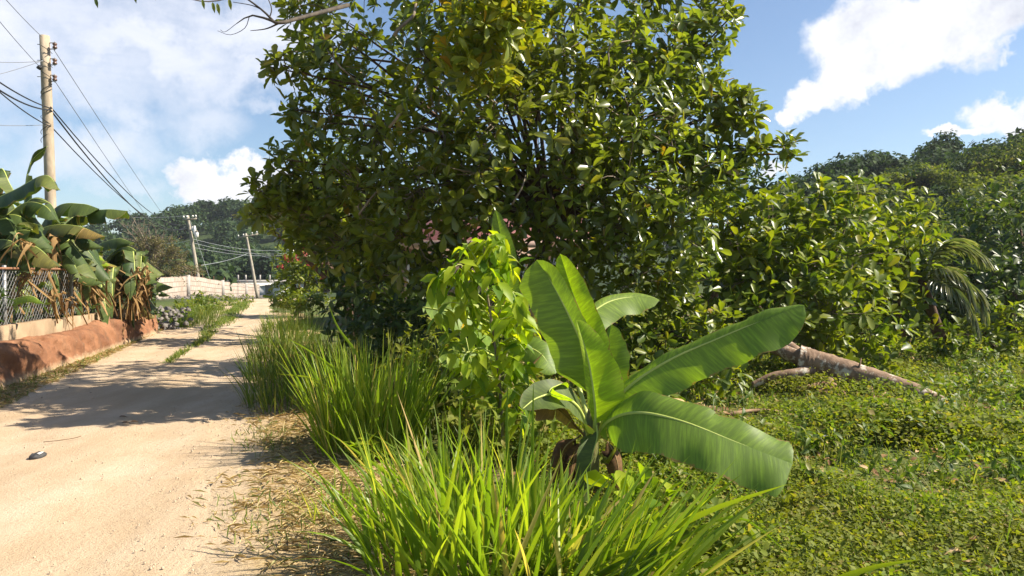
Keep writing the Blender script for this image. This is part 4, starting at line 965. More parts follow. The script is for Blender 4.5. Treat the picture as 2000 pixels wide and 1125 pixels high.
    # yellowing leaf stalk
    s = MB(); s.tube(PP((1185, 905, 5.4), (1200, 880, 5.42), (1222, 845, 5.5)), [.014, .013, .01], 7); s.build('petiole', M['yellowing'], root, smooth=True)
main_banana()
def back_banana():
    D = 7.6; base = P(985, 800, D); base[2] = 0
    root = empty('banana_plant', base, 'smaller banana plant half hidden behind the yellow-green sapling', 'banana plant', 'banana plants')
    st = MB(); st.tube([base, base + A_(0, 0, .5), P(985, 690, D)], [.1, .08, .05], 10); st.build('pseudostem', M['pseudostem'], root, smooth=True)
    banana_leaf(PP((985, 700, D), (995, 600, D), (985, 500, D), (968, 410, D)), .13, A_(1, -.2, 0), (12, 12), (20, 20), parent=root, t0=.25, tip=.35, rib=.013)
    banana_leaf(PP((985, 700, D), (960, 650, 7.4), (900, 615, 7.2), (825, 600, 7.1)), .24, A_(0, -.6, -.8), (6, 6), (30, 40), 3, 12, 'banana', root, t0=.15, tip=.2, wl=.8, rib=.016)
    banana_leaf(PP((985, 710, D), (950, 690, 7.3), (905, 690, 7.1), (860, 715, 7.0)), .22, A_(0, -.6, -.8), (6, 6), (30, 40), 2, 12, 'banana', root, t0=.15, tip=.2, wl=.8, rib=.016)
    banana_leaf(PP((985, 700, D), (1010, 650, 7.5), (1005, 600, 7.4), (1003, 570, 7.4)), .17, A_(1, -.3, 0), (12, 12), (20, 20), parent=root, t0=.2, tip=.4, rib=.016)
    banana_leaf(PP((985, 710, D), (1020, 680, 7.5), (1055, 690, 7.4), (1085, 730, 7.3)), .2, A_(0, -.6, -.8), (6, 6), (30, 40), 1, 12, 'banana', root, t0=.2, tip=.3, wl=.8, rib=.016)
    banana_leaf(PP((985, 720, D), (960, 700, 7.2), (940, 720, 7.0), (930, 770, 6.9)), .16, A_(-.6, -.6, -.3), (6, 6), (30, 40), 2, 12, 'banana', root, t0=.2, tip=.3, wl=.8, rib=.016)
    d = banana_leaf(PP((990, 720, D), (1030, 715, 7.1), (1060, 690, 6.9)), .05, A_(0, -1, 0), (0, 0), (50, 50), 4, 25, 'dead', root, t0=.2, tip=.5, rib=.012, ribm='midrib_brown'); d['label'] = 'withered brown leaf'
back_banana()

def left_bananas():
    def plantb(base, label): 
        root = empty('banana_plant', base, label, 'banana plant', 'banana plants'); st = MB()
        st.tube([base, base + A_(.02, 0, .9), base + A_(.05, 0, 1.7)], [.16, .13, .08], 10); st.build('pseudostem', M['pseudostem'], root, smooth=True); return root
    S = A_(.1, -.9, -.25)
    a = plantb(A_(bx(12.6) - 1.6, 12.6, .5), 'tattered banana plant nearest the left picture edge behind the fence')
    D = 12.6; c = lambda D, u, v: (u, v, D)
    banana_leaf(PP((-60, 560, D), (-40, 420, D), (40, 365, 12.3), (90, 342, 12.1), (118, 372, 12)), .34, S, (-18, -18), (40, 50), 3, 10, 'banana_dull', a, t0=.25, tip=.15, wave=.02)
    banana_leaf(PP((-60, 560, D), (-20, 460, D), (40, 400, 12.8), (85, 400, 12.6), (112, 430, 12.5)), .34, S, (-22, -22), (40, 60), 5, 14, 'banana_dull', a, t0=.25, tip=.2)
    banana_leaf(PP((-50, 560, D), (0, 500, 12.4), (60, 478, 12.2), (115, 520, 12.0)), .30, S, (-18, -18), (40, 60), 8, 18, 'banana_brown', a, t0=.2, tip=.2)
    banana_leaf(PP((-50, 560, D), (-20, 480, 12.3), (20, 470, 12.1), (50, 500, 11.9)), .30, S, (-18, -18), (40, 60), 6, 18, 'banana_brown', a, t0=.2, tip=.2)
    banana_leaf(PP((-60, 560, D), (-30, 400, 13), (0, 330, 13), (20, 360, 12.9), (40, 400, 12.8)), .24, S, (-22, -22), (40, 50), 9, 14, 'banana_dull', a, t0=.25, tip=.2)
    banana_leaf(PP((-50, 560, D), (20, 460, 12.5), (62, 450, 12.3), (30, 440, 12.2)), .2, S, (-22, -22), (40, 50), 2, 12, 'banana_dull', a, t0=.4, tip=.25)
    banana_leaf(PP((-50, 600, D), (20, 585, 12.0), (60, 578, 11.8), (85, 592, 11.7)), .14, S, (-22, -22), (40, 50), 1, 12, 'banana', a, t0=.4, tip=.25)
    b = plantb(A_(bx(15.2) - 1.3, 15.2, .5), 'ragged banana plant in front of the pale utility pole')
    D = 15.2
    banana_leaf(PP((60, 600, D), (48, 460, D), (55, 330, 15.3), (92, 285, 15.3)), .22, A_(.6, -.5, .6), (10, 10), (30, 50), 6, 18, 'banana_dull', b, t0=.45, tip=.2)
    banana_leaf(PP((60, 600, D), (70, 470, D), (110, 405, 14.8), (160, 398, 14.6), (195, 408, 14.5)), .40, S, (-20, -20), (40, 45), 2, 8, 'banana_dull', b, t0=.3, tip=.12)
    banana_leaf(PP((60, 600, D), (100, 480, D), (150, 420, 14.9), (205, 409, 14.6), (250, 412, 14.5)), .36, S, (-20, -20), (40, 60), 9, 16, 'banana_dull', b, t0=.35, tip=.1)
    banana_leaf(PP((60, 600, D), (30, 480, 14.5), (90, 443, 14.2), (150, 441, 14.0), (205, 462, 13.9)), .36, S, (-18, -18), (40, 60), 12, 14, 'banana_brown', b, t0=.22, tip=.15)
    banana_leaf(PP((60, 600, D), (40, 520, 14.5), (50, 400, 14.4), (95, 395, 14.2), (120, 440, 14)), .30, A_(.6, -.5, -.3), (-22, -22), (40, 60), 4, 20, 'banana_dull', b, t0=.3, tip=.2)
    banana_leaf(PP((60, 600, D), (80, 520, 14.2), (130, 500, 14.0), (160, 545, 13.8)), .24, S, (-18, -18), (40, 60), 7, 18, 'banana_dull', b, t0=.22, tip=.2)
    banana_leaf(PP((60, 600, D), (40, 540, 14.0), (75, 540, 13.6), (110, 575, 13.4)), .26, S, (-18, -18), (40, 60), 3, 18, 'banana_dull', b, t0=.22, tip=.2)
    cpl = plantb(A_(bx(18.4) - 1.2, 18.4, .5), 'banana plant at the far end of the fence with drooping torn leaves')
    D = 18.4
    banana_leaf(PP((190, 600, D), (160, 520, D), (190, 480, 17.8), (230, 466, 17.5), (262, 474, 17.4)), .36, S, (-20, -20), (40, 60), 8, 16, 'banana_dull', cpl, t0=.25, tip=.15)
    banana_leaf(PP((190, 600, D), (200, 520, D), (240, 482, 17.8), (275, 500, 17.5), (292, 560, 17.4)), .40, S, (-20, -20), (40, 60), 6, 16, 'banana_dull', cpl, t0=.25, tip=.2)
    banana_leaf(PP((190, 600, D), (215, 540, 17.8), (255, 510, 17.5), (285, 540, 17.3), (290, 590, 17.2)), .36, A_(-.4, -.6, -.5), (-20, -20), (40, 60), 4, 18, 'banana_dull', cpl, t0=.25, tip=.2)
    banana_leaf(PP((190, 600, D), (180, 540, 17.8), (165, 500, 17.5), (190, 498, 17.3), (215, 520, 17.2)), .3, S, (-20, -20), (40, 60), 3, 18, 'banana_new', cpl, t0=.5, tip=.3)
    banana_leaf(PP((190, 600, D), (195, 540, 17.4), (215, 520, 17.2), (240, 545, 17.0)), .34, S, (-20, -20), (40, 60), 6, 18, 'dead_dark', cpl, t0=.2, tip=.2, ribm='midrib_brown')
    banana_leaf(PP((190, 600, D), (205, 560, 17.2), (215, 590, 17), (212, 630, 16.9)), .3, A_(1, -.5, 0), (14, 14), (30, 40), 3, 18, 'banana_dull', cpl, t0=.2, tip=.3)
    # withered skirts: bundles of curled ribbons
    def skirt(par, u, v, D, drop, m, n=8, spread=.17):
        c = P(u, v, D); mb = MB(); drop = drop * .75
        for k in range(n):
            o = R.normal(0, 1, 3) * A_(spread * .5, spread * .4, .05); e = R.normal(0, 1, 3) * A_(spread, spread * .7, .1)
            q = spline([c + o + A_(0, .1, .02), c + o + A_(0, -.06, .04), c + o + e * .6 + A_(0, -.1, -drop * R.uniform(.3, .5)), c + o + e + A_(0, -.08, -drop * R.uniform(.7, 1.1))], 9)
            T = unit(np.gradient(q, axis=0)); an = np.linspace(0, R.normal(0, 1.6), 9) + R.uniform(0, 6.3); X = unit(np.cross(T, A_(.3, 1, .2))); Y = np.cross(T, X); S_ = np.cos(an)[:, None] * X + np.sin(an)[:, None] * Y; N_ = np.cross(S_, T)
            w = R.uniform(.015, .055) * np.minimum(1, np.linspace(.4, 2, 9)) * np.linspace(1, .35, 9)
            V = np.stack([q - S_ * w[:, None], q + N_ * w[:, None] * .6, q + S_ * w[:, None]], 1).reshape(-1, 3); i = np.arange(8)[:, None] * 3; j = np.arange(2)[None]
            mb.add(V, None, np.stack([i + j, i + j + 1, i + j + 4, i + j + 3], -1).reshape(-1, 4), np.stack(np.broadcast_arrays(np.array([-1, 0, 1.])[None] + k * 3, np.linspace(0, 1, 9)[:, None]), -1).reshape(-1, 2))
        l = mb.build('leaf', M[m], par, smooth=True); l['label'] = 'withered brown hanging leaf'
    for (par, u, v, D, drop, m) in ((b, 100, 478, 13.8, .75, 'dead'), (b, 92, 535, 13.5, .7, 'dead'), (b, 108, 575, 13.4, .65, 'dead'), (b, 140, 590, 14, .6, 'dead_dark'), (b, 55, 560, 13.6, .7, 'dead'), (a, 50, 545, 12.2, .6, 'dead'), (a, 30, 580, 12.2, .6, 'dead_dark'), (a, 45, 475, 12, .5, 'dead'),
                          (cpl, 186, 540, 17.1, .9, 'dead'), (cpl, 205, 535, 17, 1.0, 'dead'), (cpl, 228, 545, 16.9, 1.0, 'dead'), (cpl, 240, 575, 16.9, .8, 'dead_dark'), (cpl, 265, 570, 17, .7, 'dead_dark'), (cpl, 285, 530, 17.1, .9, 'dead')):
        skirt(par, u, v, D, drop, m)
    for k in range(26):
        u = R.uniform(5, 285); D = float(np.interp(u, [0, 60, 140, 230, 290], [12.3, 13.4, 14.8, 16.6, 17.2])); skirt(a if u < 50 else b if u < 150 else cpl, u, R.uniform(525, 590), D, R.uniform(.4, .9), 'dead' if R.random() < .5 else 'dead_dark', 6, .2)
    for k in range(20):
        u = R.uniform(0, 290); D = float(np.interp(u, [0, 60, 140, 230, 290], [12.5, 13.7, 15.1, 16.9, 17.5])); v = R.uniform(500, 560); dx = R.uniform(-50, 60)
        banana_leaf(PP((u - dx * .6, v + 60, D + .3), (u - dx * .2, v - 10, D + .1), (u + dx * .3, v - 5, D - .1), (u + dx * .7, v + 40, D - .3), (u + dx * .8, v + 85, D - .35)), R.uniform(.18, .3), A_(R.normal(0, .5), -1, 0), (-5, -5), (45, 45), int(R.integers(3, 8)), 16, 'banana_dull' if R.random() < .85 else 'banana_brown', a if u < 50 else b if u < 150 else cpl, t0=.25, tip=.2, gap=.12)
    # more torn leaves filling the stand
    for (par, cx, cy, cz, n) in ((a, -35, 430, 12.7, 8), (b, 70, 470, 15, 14), (cpl, 200, 520, 18.1, 12)):
        for k in range(n):
            an = R.uniform(-.9, 1.0); Lp = R.uniform(90, 150); dep = R.uniform(-.9, .9)
            pts = PP((cx, cy + 110, cz), (cx + 10 * an, cy + 20, cz), (cx + Lp * .5 * np.sign(R.normal() + .4), cy - 20 + R.uniform(-25, 60), cz + dep * .6), (cx + Lp * np.sign(R.normal() + .8), cy + 30 + R.uniform(-20, 80), cz + dep))
            banana_leaf(pts, R.uniform(.26, .36), A_(R.normal(0, .3), -1, R.normal(-.1, .2)), (-5, -5), (55, 55), int(R.integers(6, 12)), 18, 'banana_dull' if R.random() < .86 else 'banana_brown', par, t0=.3, tip=.12, gap=.16)
left_bananas()
# undergrowth behind the fence
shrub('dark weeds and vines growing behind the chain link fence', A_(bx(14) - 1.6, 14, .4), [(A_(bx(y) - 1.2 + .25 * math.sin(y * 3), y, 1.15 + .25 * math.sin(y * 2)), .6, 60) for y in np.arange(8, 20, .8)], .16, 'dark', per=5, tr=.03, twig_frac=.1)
shrub('dark bushy mass at the end of the fence under the torn bananas', A_(bx(20.3) - .7, 20.3, .2), [B(265, 560, 20.4, .5, 40), B(280, 590, 20.4, .5, 40), B(240, 575, 20.6, .5, 36), B(290, 610, 20.6, .35, 22)], .15, 'dark', per=5, tr=.03, twig_frac=.1)

# ------------------------------------------------------------------ sapling, weeds, grass clumps
def sapling():
    D = 6.4; base = P(985, 850, D); base[2] = 0; top = P(945, 480, D)
    root = empty('sapling', base, 'slender sapling with drooping yellow-green leaves in front of the big tree', 'sapling')
    st = MB(); q = spline([base, P(975, 740, D), P(962, 640, D), P(950, 560, D), top], 16); st.tube(q, np.linspace(.016, .005, 16), 7); st.build('trunk', M['twig'], root, smooth=True)
    bm, lf = MB(), MB()
    ends = [((965, 660), (920, 640), (880, 660)), ((966, 680), (1000, 660), (1030, 690)), ((970, 720), (940, 690), (890, 700)), ((972, 740), (1000, 760), (1040, 790)), ((974, 760), (930, 770), (880, 790)), ((976, 780), (1000, 790), (1020, 820)), ((960, 630), (1000, 620), (1040, 640)), ((950, 560), (925, 540), (915, 560)), ((950, 590), (880, 530), (858, 540)), ((952, 570), (905, 520), (888, 520)), ((948, 540), (920, 490), (905, 478)), ((948, 520), (965, 480), (985, 490)), ((950, 560), (985, 520), (1010, 535)), ((953, 580), (990, 560), (1012, 590)), ((946, 500), (940, 475), (965, 470)), ((955, 600), (1000, 600), (1020, 640)), ((957, 620), (925, 580), (900, 590)), ((962, 650), (1000, 640), (1020, 690)), ((966, 690), (930, 680), (905, 720)), ((968, 700), (1000, 690), (1025, 730)), ((958, 630), (915, 610), (870, 600)), ((946, 500), (930, 500), (925, 530)), ((972, 740), (1010, 720), (1030, 760)), ((972, 740), (930, 730), (915, 770)), ((950, 600), (890, 560), (845, 548)), ((952, 610), (880, 590), (850, 610)), ((948, 560), (990, 500), (1020, 520)), ((955, 610), (1000, 570), (1030, 600)), ((946, 500), (955, 460), (985, 465)), ((950, 560), (960, 530), (975, 560)), ((955, 600), (945, 570), (930, 600))]
    for e in ends:
        dj = R.normal(0, .18); pts = PP((*e[0], D), (*e[1], D + dj * .6), (*e[2], D + dj)); q = spline(pts, 10); bm.tube(q, np.linspace(.006, .002, 10), 4, False)
        n = 12; i = R.uniform(1.5, 9, n); p = np.array([np.interp(i, np.arange(10), q[:, c]) for c in range(3)]).T
        out_ = unit(R.normal(0, 1, (n, 3)) * A_(1, 1, .2)); p = p + R.normal(0, .025, (n, 3)); ax = unit(out_ * .75 + A_(0, 0, -.6) + R.normal(0, .3, (n, 3)))
        L = R.uniform(.13, .24, n); add_leaves(lf, p, ax, unit(out_ + A_(0, -.2, .6)), L, L * .45, LANC)
    bm.build('limbs', M['midrib'], root); lf.build('crown', M['lime'], root)
sapling()
def weeds(label, spots, leafL, lm, tmpl=LANC, per=5, name='leafy_weed', wr=.5):
    base = spots[0][0].copy(); base[2] = 0
    C, Ax, src = crown_points(spots); cr = MB(); whorls(cr, C, Ax, per, leafL, tmpl, wr, (.8, 1.5))
    for c in C[::2]:
        b = A_(c[0] + R.normal(0, .06), c[1] + R.normal(0, .06), 0); cr.tube([b, (b + c) / 2 + R.normal(0, .03, 3), c], [.005, .004, .003], 3, False)
    return tag(cr.build(name, M[lm], origin=base), label, 'weed')
weeds('tangle of small leafy weeds beneath the sapling', [B(850, 690, 7.4, .4, 60), B(900, 760, 7.0, .45, 70), B(840, 770, 7.2, .35, 44), B(960, 790, 6.8, .45, 70), B(1010, 760, 7.0, .35, 40), B(1040, 840, 6.4, .3, 34), B(930, 850, 6.2, .35, 40), B(800, 700, 7.8, .4, 44)], .085, 'cover')
weeds('dark leafy weeds in the shade behind the roadside grass', [B(760, 650, 9.5, .5, 60), B(700, 620, 10.5, .5, 60), B(800, 640, 9.2, .45, 50), B(860, 640, 8.8, .45, 50), B(720, 690, 8.8, .35, 36)], .13, 'dark')
weeds('broad round-leaved weed with yellow-green leaves in front of the banana stem', [B(1220, 960, 4.8, .14, 8), B(1290, 975, 4.7, .12, 6), B(1230, 1030, 4.4, .14, 9), B(1190, 1060, 4.2, .12, 7), B(1300, 1060, 4.2, .12, 6), B(1100, 1040, 4.4, .12, 6)], .15, 'lime', OBOV, 3, 'broad_leaved_weed', .62)
weeds('bluish green leafy weed at the foot of the front grass clump on the right', [B(1400, 1060, 4.2, .24, 30), B(1435, 1080, 4.1, .2, 20), B(1370, 1030, 4.35, .22, 22), B(1405, 1095, 4.05, .22, 22)], .075, 'cover', OBOV, 4, wr=.65)
weeds('knee-high leafy weeds scattered over the lot below the big banana leaf', [B(u, v, D, .16, 16) for u, v, D in ((1300, 930, 6), (1420, 980, 5.4), (1560, 1000, 5), (1250, 900, 6.4), (1640, 960, 5.6), (1750, 1010, 5.2), (1500, 900, 6.4), (1850, 950, 5.8), (1900, 1060, 5), (1330, 1010, 5.2))], .07, 'cover')
tag(weeds('x', [(A_((u - CX) / F * D, D, .06), r, int(n)) for u, D, r, n in zip(R.uniform(1230, 2150, 120), R.uniform(5.5, 15, 120), R.uniform(.10, .34, 120), R.uniform(8, 26, 120))], .085, 'shade_grass', LANC, 5, 'undergrowth', .4), 'leafy seedlings and low undergrowth standing over the creepers of the lot', kind='stuff')
weeds('taller dark weeds mounding up at the right picture edge beyond the short creepers', [B(u, v, D, r, n) for u, v, D, r, n in ((1960, 790, 9.5, .4, 60), (2010, 840, 8.5, .4, 60), (1930, 740, 11, .4, 60), (1990, 900, 7.4, .3, 40), (1900, 690, 13, .4, 60), (2050, 780, 9, .5, 60))], .085, 'shade_grass', LANC, 5)
weeds('small lobed weed at the left foot of the middle grass clump', [B(715, 885, 6.2, .13, 16)], .10, 'lime', LANC, 5)
weeds('sunlit weeds on the left verge below the block wall', [(P(u, v, D), .45, 44) for u, v, D in ((350, 620, 24), (375, 610, 26), (400, 600, 28), (335, 630, 22.5), (425, 595, 32), (450, 590, 36), (410, 590, 34), (390, 580, 38), (480, 588, 42), (360, 600, 30), (345, 640, 22))], .14, 'shrub')
weeds('low bright bush at the right road edge below the flowering shrub', [(P(u, v, D), .4, 46) for u, v, D in ((560, 580, 26), (585, 590, 23), (545, 590, 28), (610, 590, 22))], .14, 'shrub')

def clump(name, label, centre, rx, ry, n, L, W, lm='grass', lean=(.05, .5), bend=(.05, .9), extra=None, bias=0, right=0):
    mb = MB(); a = R.uniform(0, 6.28, n); r = np.sqrt(R.random(n))
    off = np.stack([np.cos(a) * r * rx, np.sin(a) * r * ry], -1)
    base = np.stack([centre[0] + off[:, 0], centre[1] + off[:, 1], np.zeros(n)], -1)
    az = np.arctan2(off[:, 1] / ry, off[:, 0] / rx) + R.normal(0, .9, n)
    if right: az = R.normal(0, .6, n) * right
    ln = R.uniform(lean[0], lean[1], n) * (.25 + .9 * r); bd = R.uniform(*bend, n) * (.3 + R.random(n) ** 2)
    blades(mb, base, az, ln, bd, R.uniform(*L, n) * (1 - bias * sstep(-.1, .4, off[:, 0])), R.uniform(*W, n), 7)
    if extra: extra(mb)
    c = A_(centre[0], centre[1], 0); o = mb.build(name, M[lm], origin=c)
    return tag(o, label, 'grass clump', 'tall grass clumps along the road verges')
def single(mb, pts, W):
    q = spline(pts, 12); T = unit(np.gradient(q, axis=0)); S = unit(np.cross(T, A_(0, 1, .4))); w = W * .5 * np.minimum(1, np.linspace(.5, 2.2, 12)) * np.clip((1 - np.linspace(0, 1, 12)) / .5, 0, 1) ** .7
    V = np.stack([q - S * w[:, None], q + A_(0, .25, -.1) * w[:, None], q + S * w[:, None]], 1).reshape(-1, 3)
    i = np.arange(11)[:, None] * 3; j = np.arange(2)[None]
    mb.add(V, None, np.stack([i + j, i + j + 1, i + j + 4, i + j + 3], -1).reshape(-1, 4))
def front_extra(mb):
    for pts, w in (((( 1130, 1180, 3.7), (1230, 1080, 3.6), (1380, 1000, 3.5), (1540, 945, 3.4)), .045), (((1150, 1200, 3.6), (1240, 1100, 3.6), (1340, 1010, 3.6), (1450, 925, 3.6)), .04), (((1100, 1200, 3.8), (1210, 1080, 3.8), (1300, 1010, 3.9), (1375, 930, 4)), .035),
                   (((930, 1150, 4.3), (850, 1040, 4.3), (760, 930, 4.4), (620, 830, 4.5)), .035), (((920, 1180, 4.1), (830, 1070, 4.1), (760, 1030, 4.1), (690, 1005, 4.1)), .035), (((1000, 1180, 4), (900, 1130, 3.9), (820, 1105, 3.8), (760, 1090, 3.8)), .03),
                   (((1200, 1150, 4), (1320, 1060, 4), (1440, 1010, 4), (1550, 1090, 3.9)), .022), (((1450, 1250, 3.2), (1600, 1150, 3.2), (1700, 1110, 3.2), (1800, 1092, 3.2)), .04), (((1020, 1150, 4.2), (1000, 980, 4.3), (990, 850, 4.3), (992, 740, 4.3)), .025), (((1060, 1150, 4.2), (1040, 980, 4.3), (1040, 860, 4.3), (1042, 745, 4.3)), .025)):
        single(mb, PP(*pts), w)
clump('grass_clump', 'tall bright green grass clump in the front centre, cut by the lower edge', (-.04, 4.1), .76, .46, 430, (.45, 1.0), (.014, .033), lean=(.03, .75), bend=(.05, 1.1), extra=front_extra, bias=.45)
clump('grass_clump', 'grass clump leaning right at the lower edge under the big banana leaf', (.42, 3.65), .36, .3, 130, (.35, .95), (.016, .034), lean=(.5, 1.3), bend=(.02, .5), right=1)
clump('grass_clump', 'small low grass tuft on the straw verge beside the front clump', (-1.15, 4.9), .16, .2, 60, (.12, .34), (.006, .012), lean=(.2, .9), bend=(.2, 1.2))
clump('grass_clump', 'tall sunlit grass clump at the road verge left of the sapling', (-1.28, 6.75), .44, .45, 430, (.55, 1.15), (.013, .027), lean=(.05, .5), extra=lambda mb: [single(mb, PP(*p), .028) for p in (((700, 840, 6.5), (660, 780, 6.5), (610, 740, 6.5), (540, 730, 6.5)), ((690, 820, 6.6), (670, 740, 6.6), (610, 690, 6.6), (560, 660, 6.6)), ((720, 800, 6.6), (700, 700, 6.6), (660, 640, 6.6), (640, 590, 6.6)))])
clump('grass_clump', 'short grass tuft between the front clump and the middle clump', (-.5, 5.3), .32, .4, 130, (.25, .55), (.01, .018), bend=(.3, 1.4))
k = 0
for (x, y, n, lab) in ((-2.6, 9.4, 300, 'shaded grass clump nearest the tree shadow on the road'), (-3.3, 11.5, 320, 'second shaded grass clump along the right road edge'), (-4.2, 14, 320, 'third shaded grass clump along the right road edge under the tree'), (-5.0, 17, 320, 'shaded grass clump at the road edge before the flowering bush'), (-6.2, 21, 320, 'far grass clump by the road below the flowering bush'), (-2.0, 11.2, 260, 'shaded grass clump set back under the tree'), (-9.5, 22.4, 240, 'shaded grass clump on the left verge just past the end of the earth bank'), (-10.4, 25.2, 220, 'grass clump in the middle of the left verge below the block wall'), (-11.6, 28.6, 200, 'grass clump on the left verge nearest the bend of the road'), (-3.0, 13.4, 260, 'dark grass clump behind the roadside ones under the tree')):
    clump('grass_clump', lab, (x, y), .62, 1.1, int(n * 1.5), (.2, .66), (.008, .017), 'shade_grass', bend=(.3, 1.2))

# ------------------------------------------------------------------ fallen trunk, palm, small things
def fallen():
    base = G(1840, 790); root = empty('fallen_tree', base, 'fallen forked tree trunk with flaking pale bark lying in the lot', 'fallen tree')
    D0, D1 = base[1], 10.2
    mb = MB(); q = spline([P(1850, 795, D0), P(1760, 757, 9.5), P(1670, 730, 9.8), P(1600, 710, 10.0), P(1560, 702, 10.1)], 64)
    rr = np.linspace(.10, .185, 64) * (1 + .04 * np.sin(np.arange(64) * .23) + .02 * np.sin(np.arange(64) * .61)); mb.tube(q, rr, 22, True, .05); mb.build('trunk', M['log'], root, smooth=True)
    for pts, r0, r1 in ((((1590, 712, 10.05), (1540, 690, 10.2), (1500, 676, 10.4), (1440, 668, 10.6)), .11, .06), (((1580, 706, 10.05), (1545, 680, 10.3), (1515, 650, 10.6), (1480, 600, 11)), .10, .04), (((1600, 718, 10.0), (1560, 728, 9.9), (1510, 735, 9.9), (1470, 752, 9.9)), .08, .04)):
        b = MB(); b.tube(spline(PP(*pts), 36), np.linspace(r0, r1, 36), 14, True, .05); b.build('branch', M['log'], root, smooth=True)
    b = MB(); b.tube(PP((1676, 728, 9.7), (1682, 700, 9.7)), [.02, .008], 5); b.build('branch', M['log'], root)
    st = empty('dead_stump', G(1600, 772), 'brown gnarled dead stump under the fallen trunk', 'stump'); b = MB()
    for pts, r0, r1 in ((((1650, 775, 9.6), (1625, 752, 9.7), (1600, 752, 9.7), (1555, 760, 9.6)), .05, .03), (((1600, 780, 9.6), (1612, 760, 9.7), (1625, 742, 9.8)), .1, .07), (((1640, 785, 9.5), (1625, 765, 9.6), (1618, 745, 9.8)), .06, .05)):
        b.tube(spline(PP(*pts), 8), np.linspace(r0, r1, 8), 8)
    b.build('wood', M['deadwood'], st, smooth=True)
    st = empty('dead_branch', G(1690, 800), 'broken dead branch leaning against the underside of the fallen trunk', 'branch'); b = MB()
    for pts, r0, r1 in ((((1680, 800, 9.2), (1700, 785, 9.3), (1730, 768, 9.4)), .035, .025), (((1700, 760, 9.4), (1702, 775, 9.3), (1712, 785, 9.2)), .05, .03)):
        b.tube(spline(PP(*pts), 8), np.linspace(r0, r1, 8), 7)
    b.build('wood', M['deadwood'], st, smooth=True)
    for k, (u, v, lab) in enumerate(((1480, 815, 'thin dry stick on the creepers below the fallen trunk'), (1690, 830, 'grey-brown broken branch end lying before the fallen trunk'))):
        c = G(u, v); b = MB(); a = R.uniform(-.4, .4); b.tube(spline([c + A_(-.35, a * .3, .04), c + A_(0, .03, .07), c + A_(.3, -a * .3, .05)], 7), np.linspace(.03 + .02 * k, .015, 7), 6); o = b.build('dry_stick', M['deadwood'], smooth=True, origin=c); tag(o, lab, 'stick')
fallen()
def palm():
    base = A_(*P(1850, 660, 13.80)); base[2] = 0; hub = P(1800, 545, 13.40)
    root = empty('small_palm', base, 'small coconut palm with drooping glinting fronds at the edge of the trees', 'palm')
    t = MB(); t.tube(spline([base, base + (hub - base) * .5, hub], 8), np.linspace(.12, .07, 8), 10); t.build('trunk', M['bark'], root, smooth=True)
    for pts in (((1800, 545, 13.40), (1840, 525, 13.00), (1880, 545, 12.80), (1905, 590, 12.70)), ((1800, 545, 13.40), (1845, 555, 12.80), (1880, 580, 12.60), (1910, 640, 12.50)), ((1800, 545, 13.40), (1830, 490, 13.40), (1880, 480, 13.30), (1930, 510, 13.20)), ((1800, 545, 13.40), (1780, 500, 13.60), (1760, 490, 13.60), (1730, 510, 13.60)), ((1800, 545, 13.40), (1850, 540, 13.10), (1900, 565, 13.00), (1925, 615, 12.90)), ((1800, 545, 13.40), (1810, 500, 14.00), (1850, 470, 14.40), (1890, 470, 14.80))):
        f = MB(); q = spline(PP(*pts), 30); f.tube(q, np.linspace(.022, .005, 30), 5); T = unit(np.gradient(q, axis=0))
        idx = np.repeat(np.arange(4, 30), 4); s = np.tile([1, -1, 1, -1], 26); n = len(idx)
        Sd = unit(np.cross(T[idx], A_(0, 0, 1))) * s[:, None]; ax = unit(Sd * .8 + T[idx] * .75 + A_(0, 0, -.28) + R.normal(0, .12, (n, 3)))
        Lh = .42 * np.sin(np.clip((idx - 2) / 28, 0, 1) * np.pi * .85 + .25) + .1
        add_leaves(f, q[idx] + T[idx] * R.uniform(-.03, .03, (n, 1)), ax, unit(T[idx] * -.2 + A_(0, 0, 1)), Lh, .035, LANC); f.build('frond', M['palm'], root)
palm()
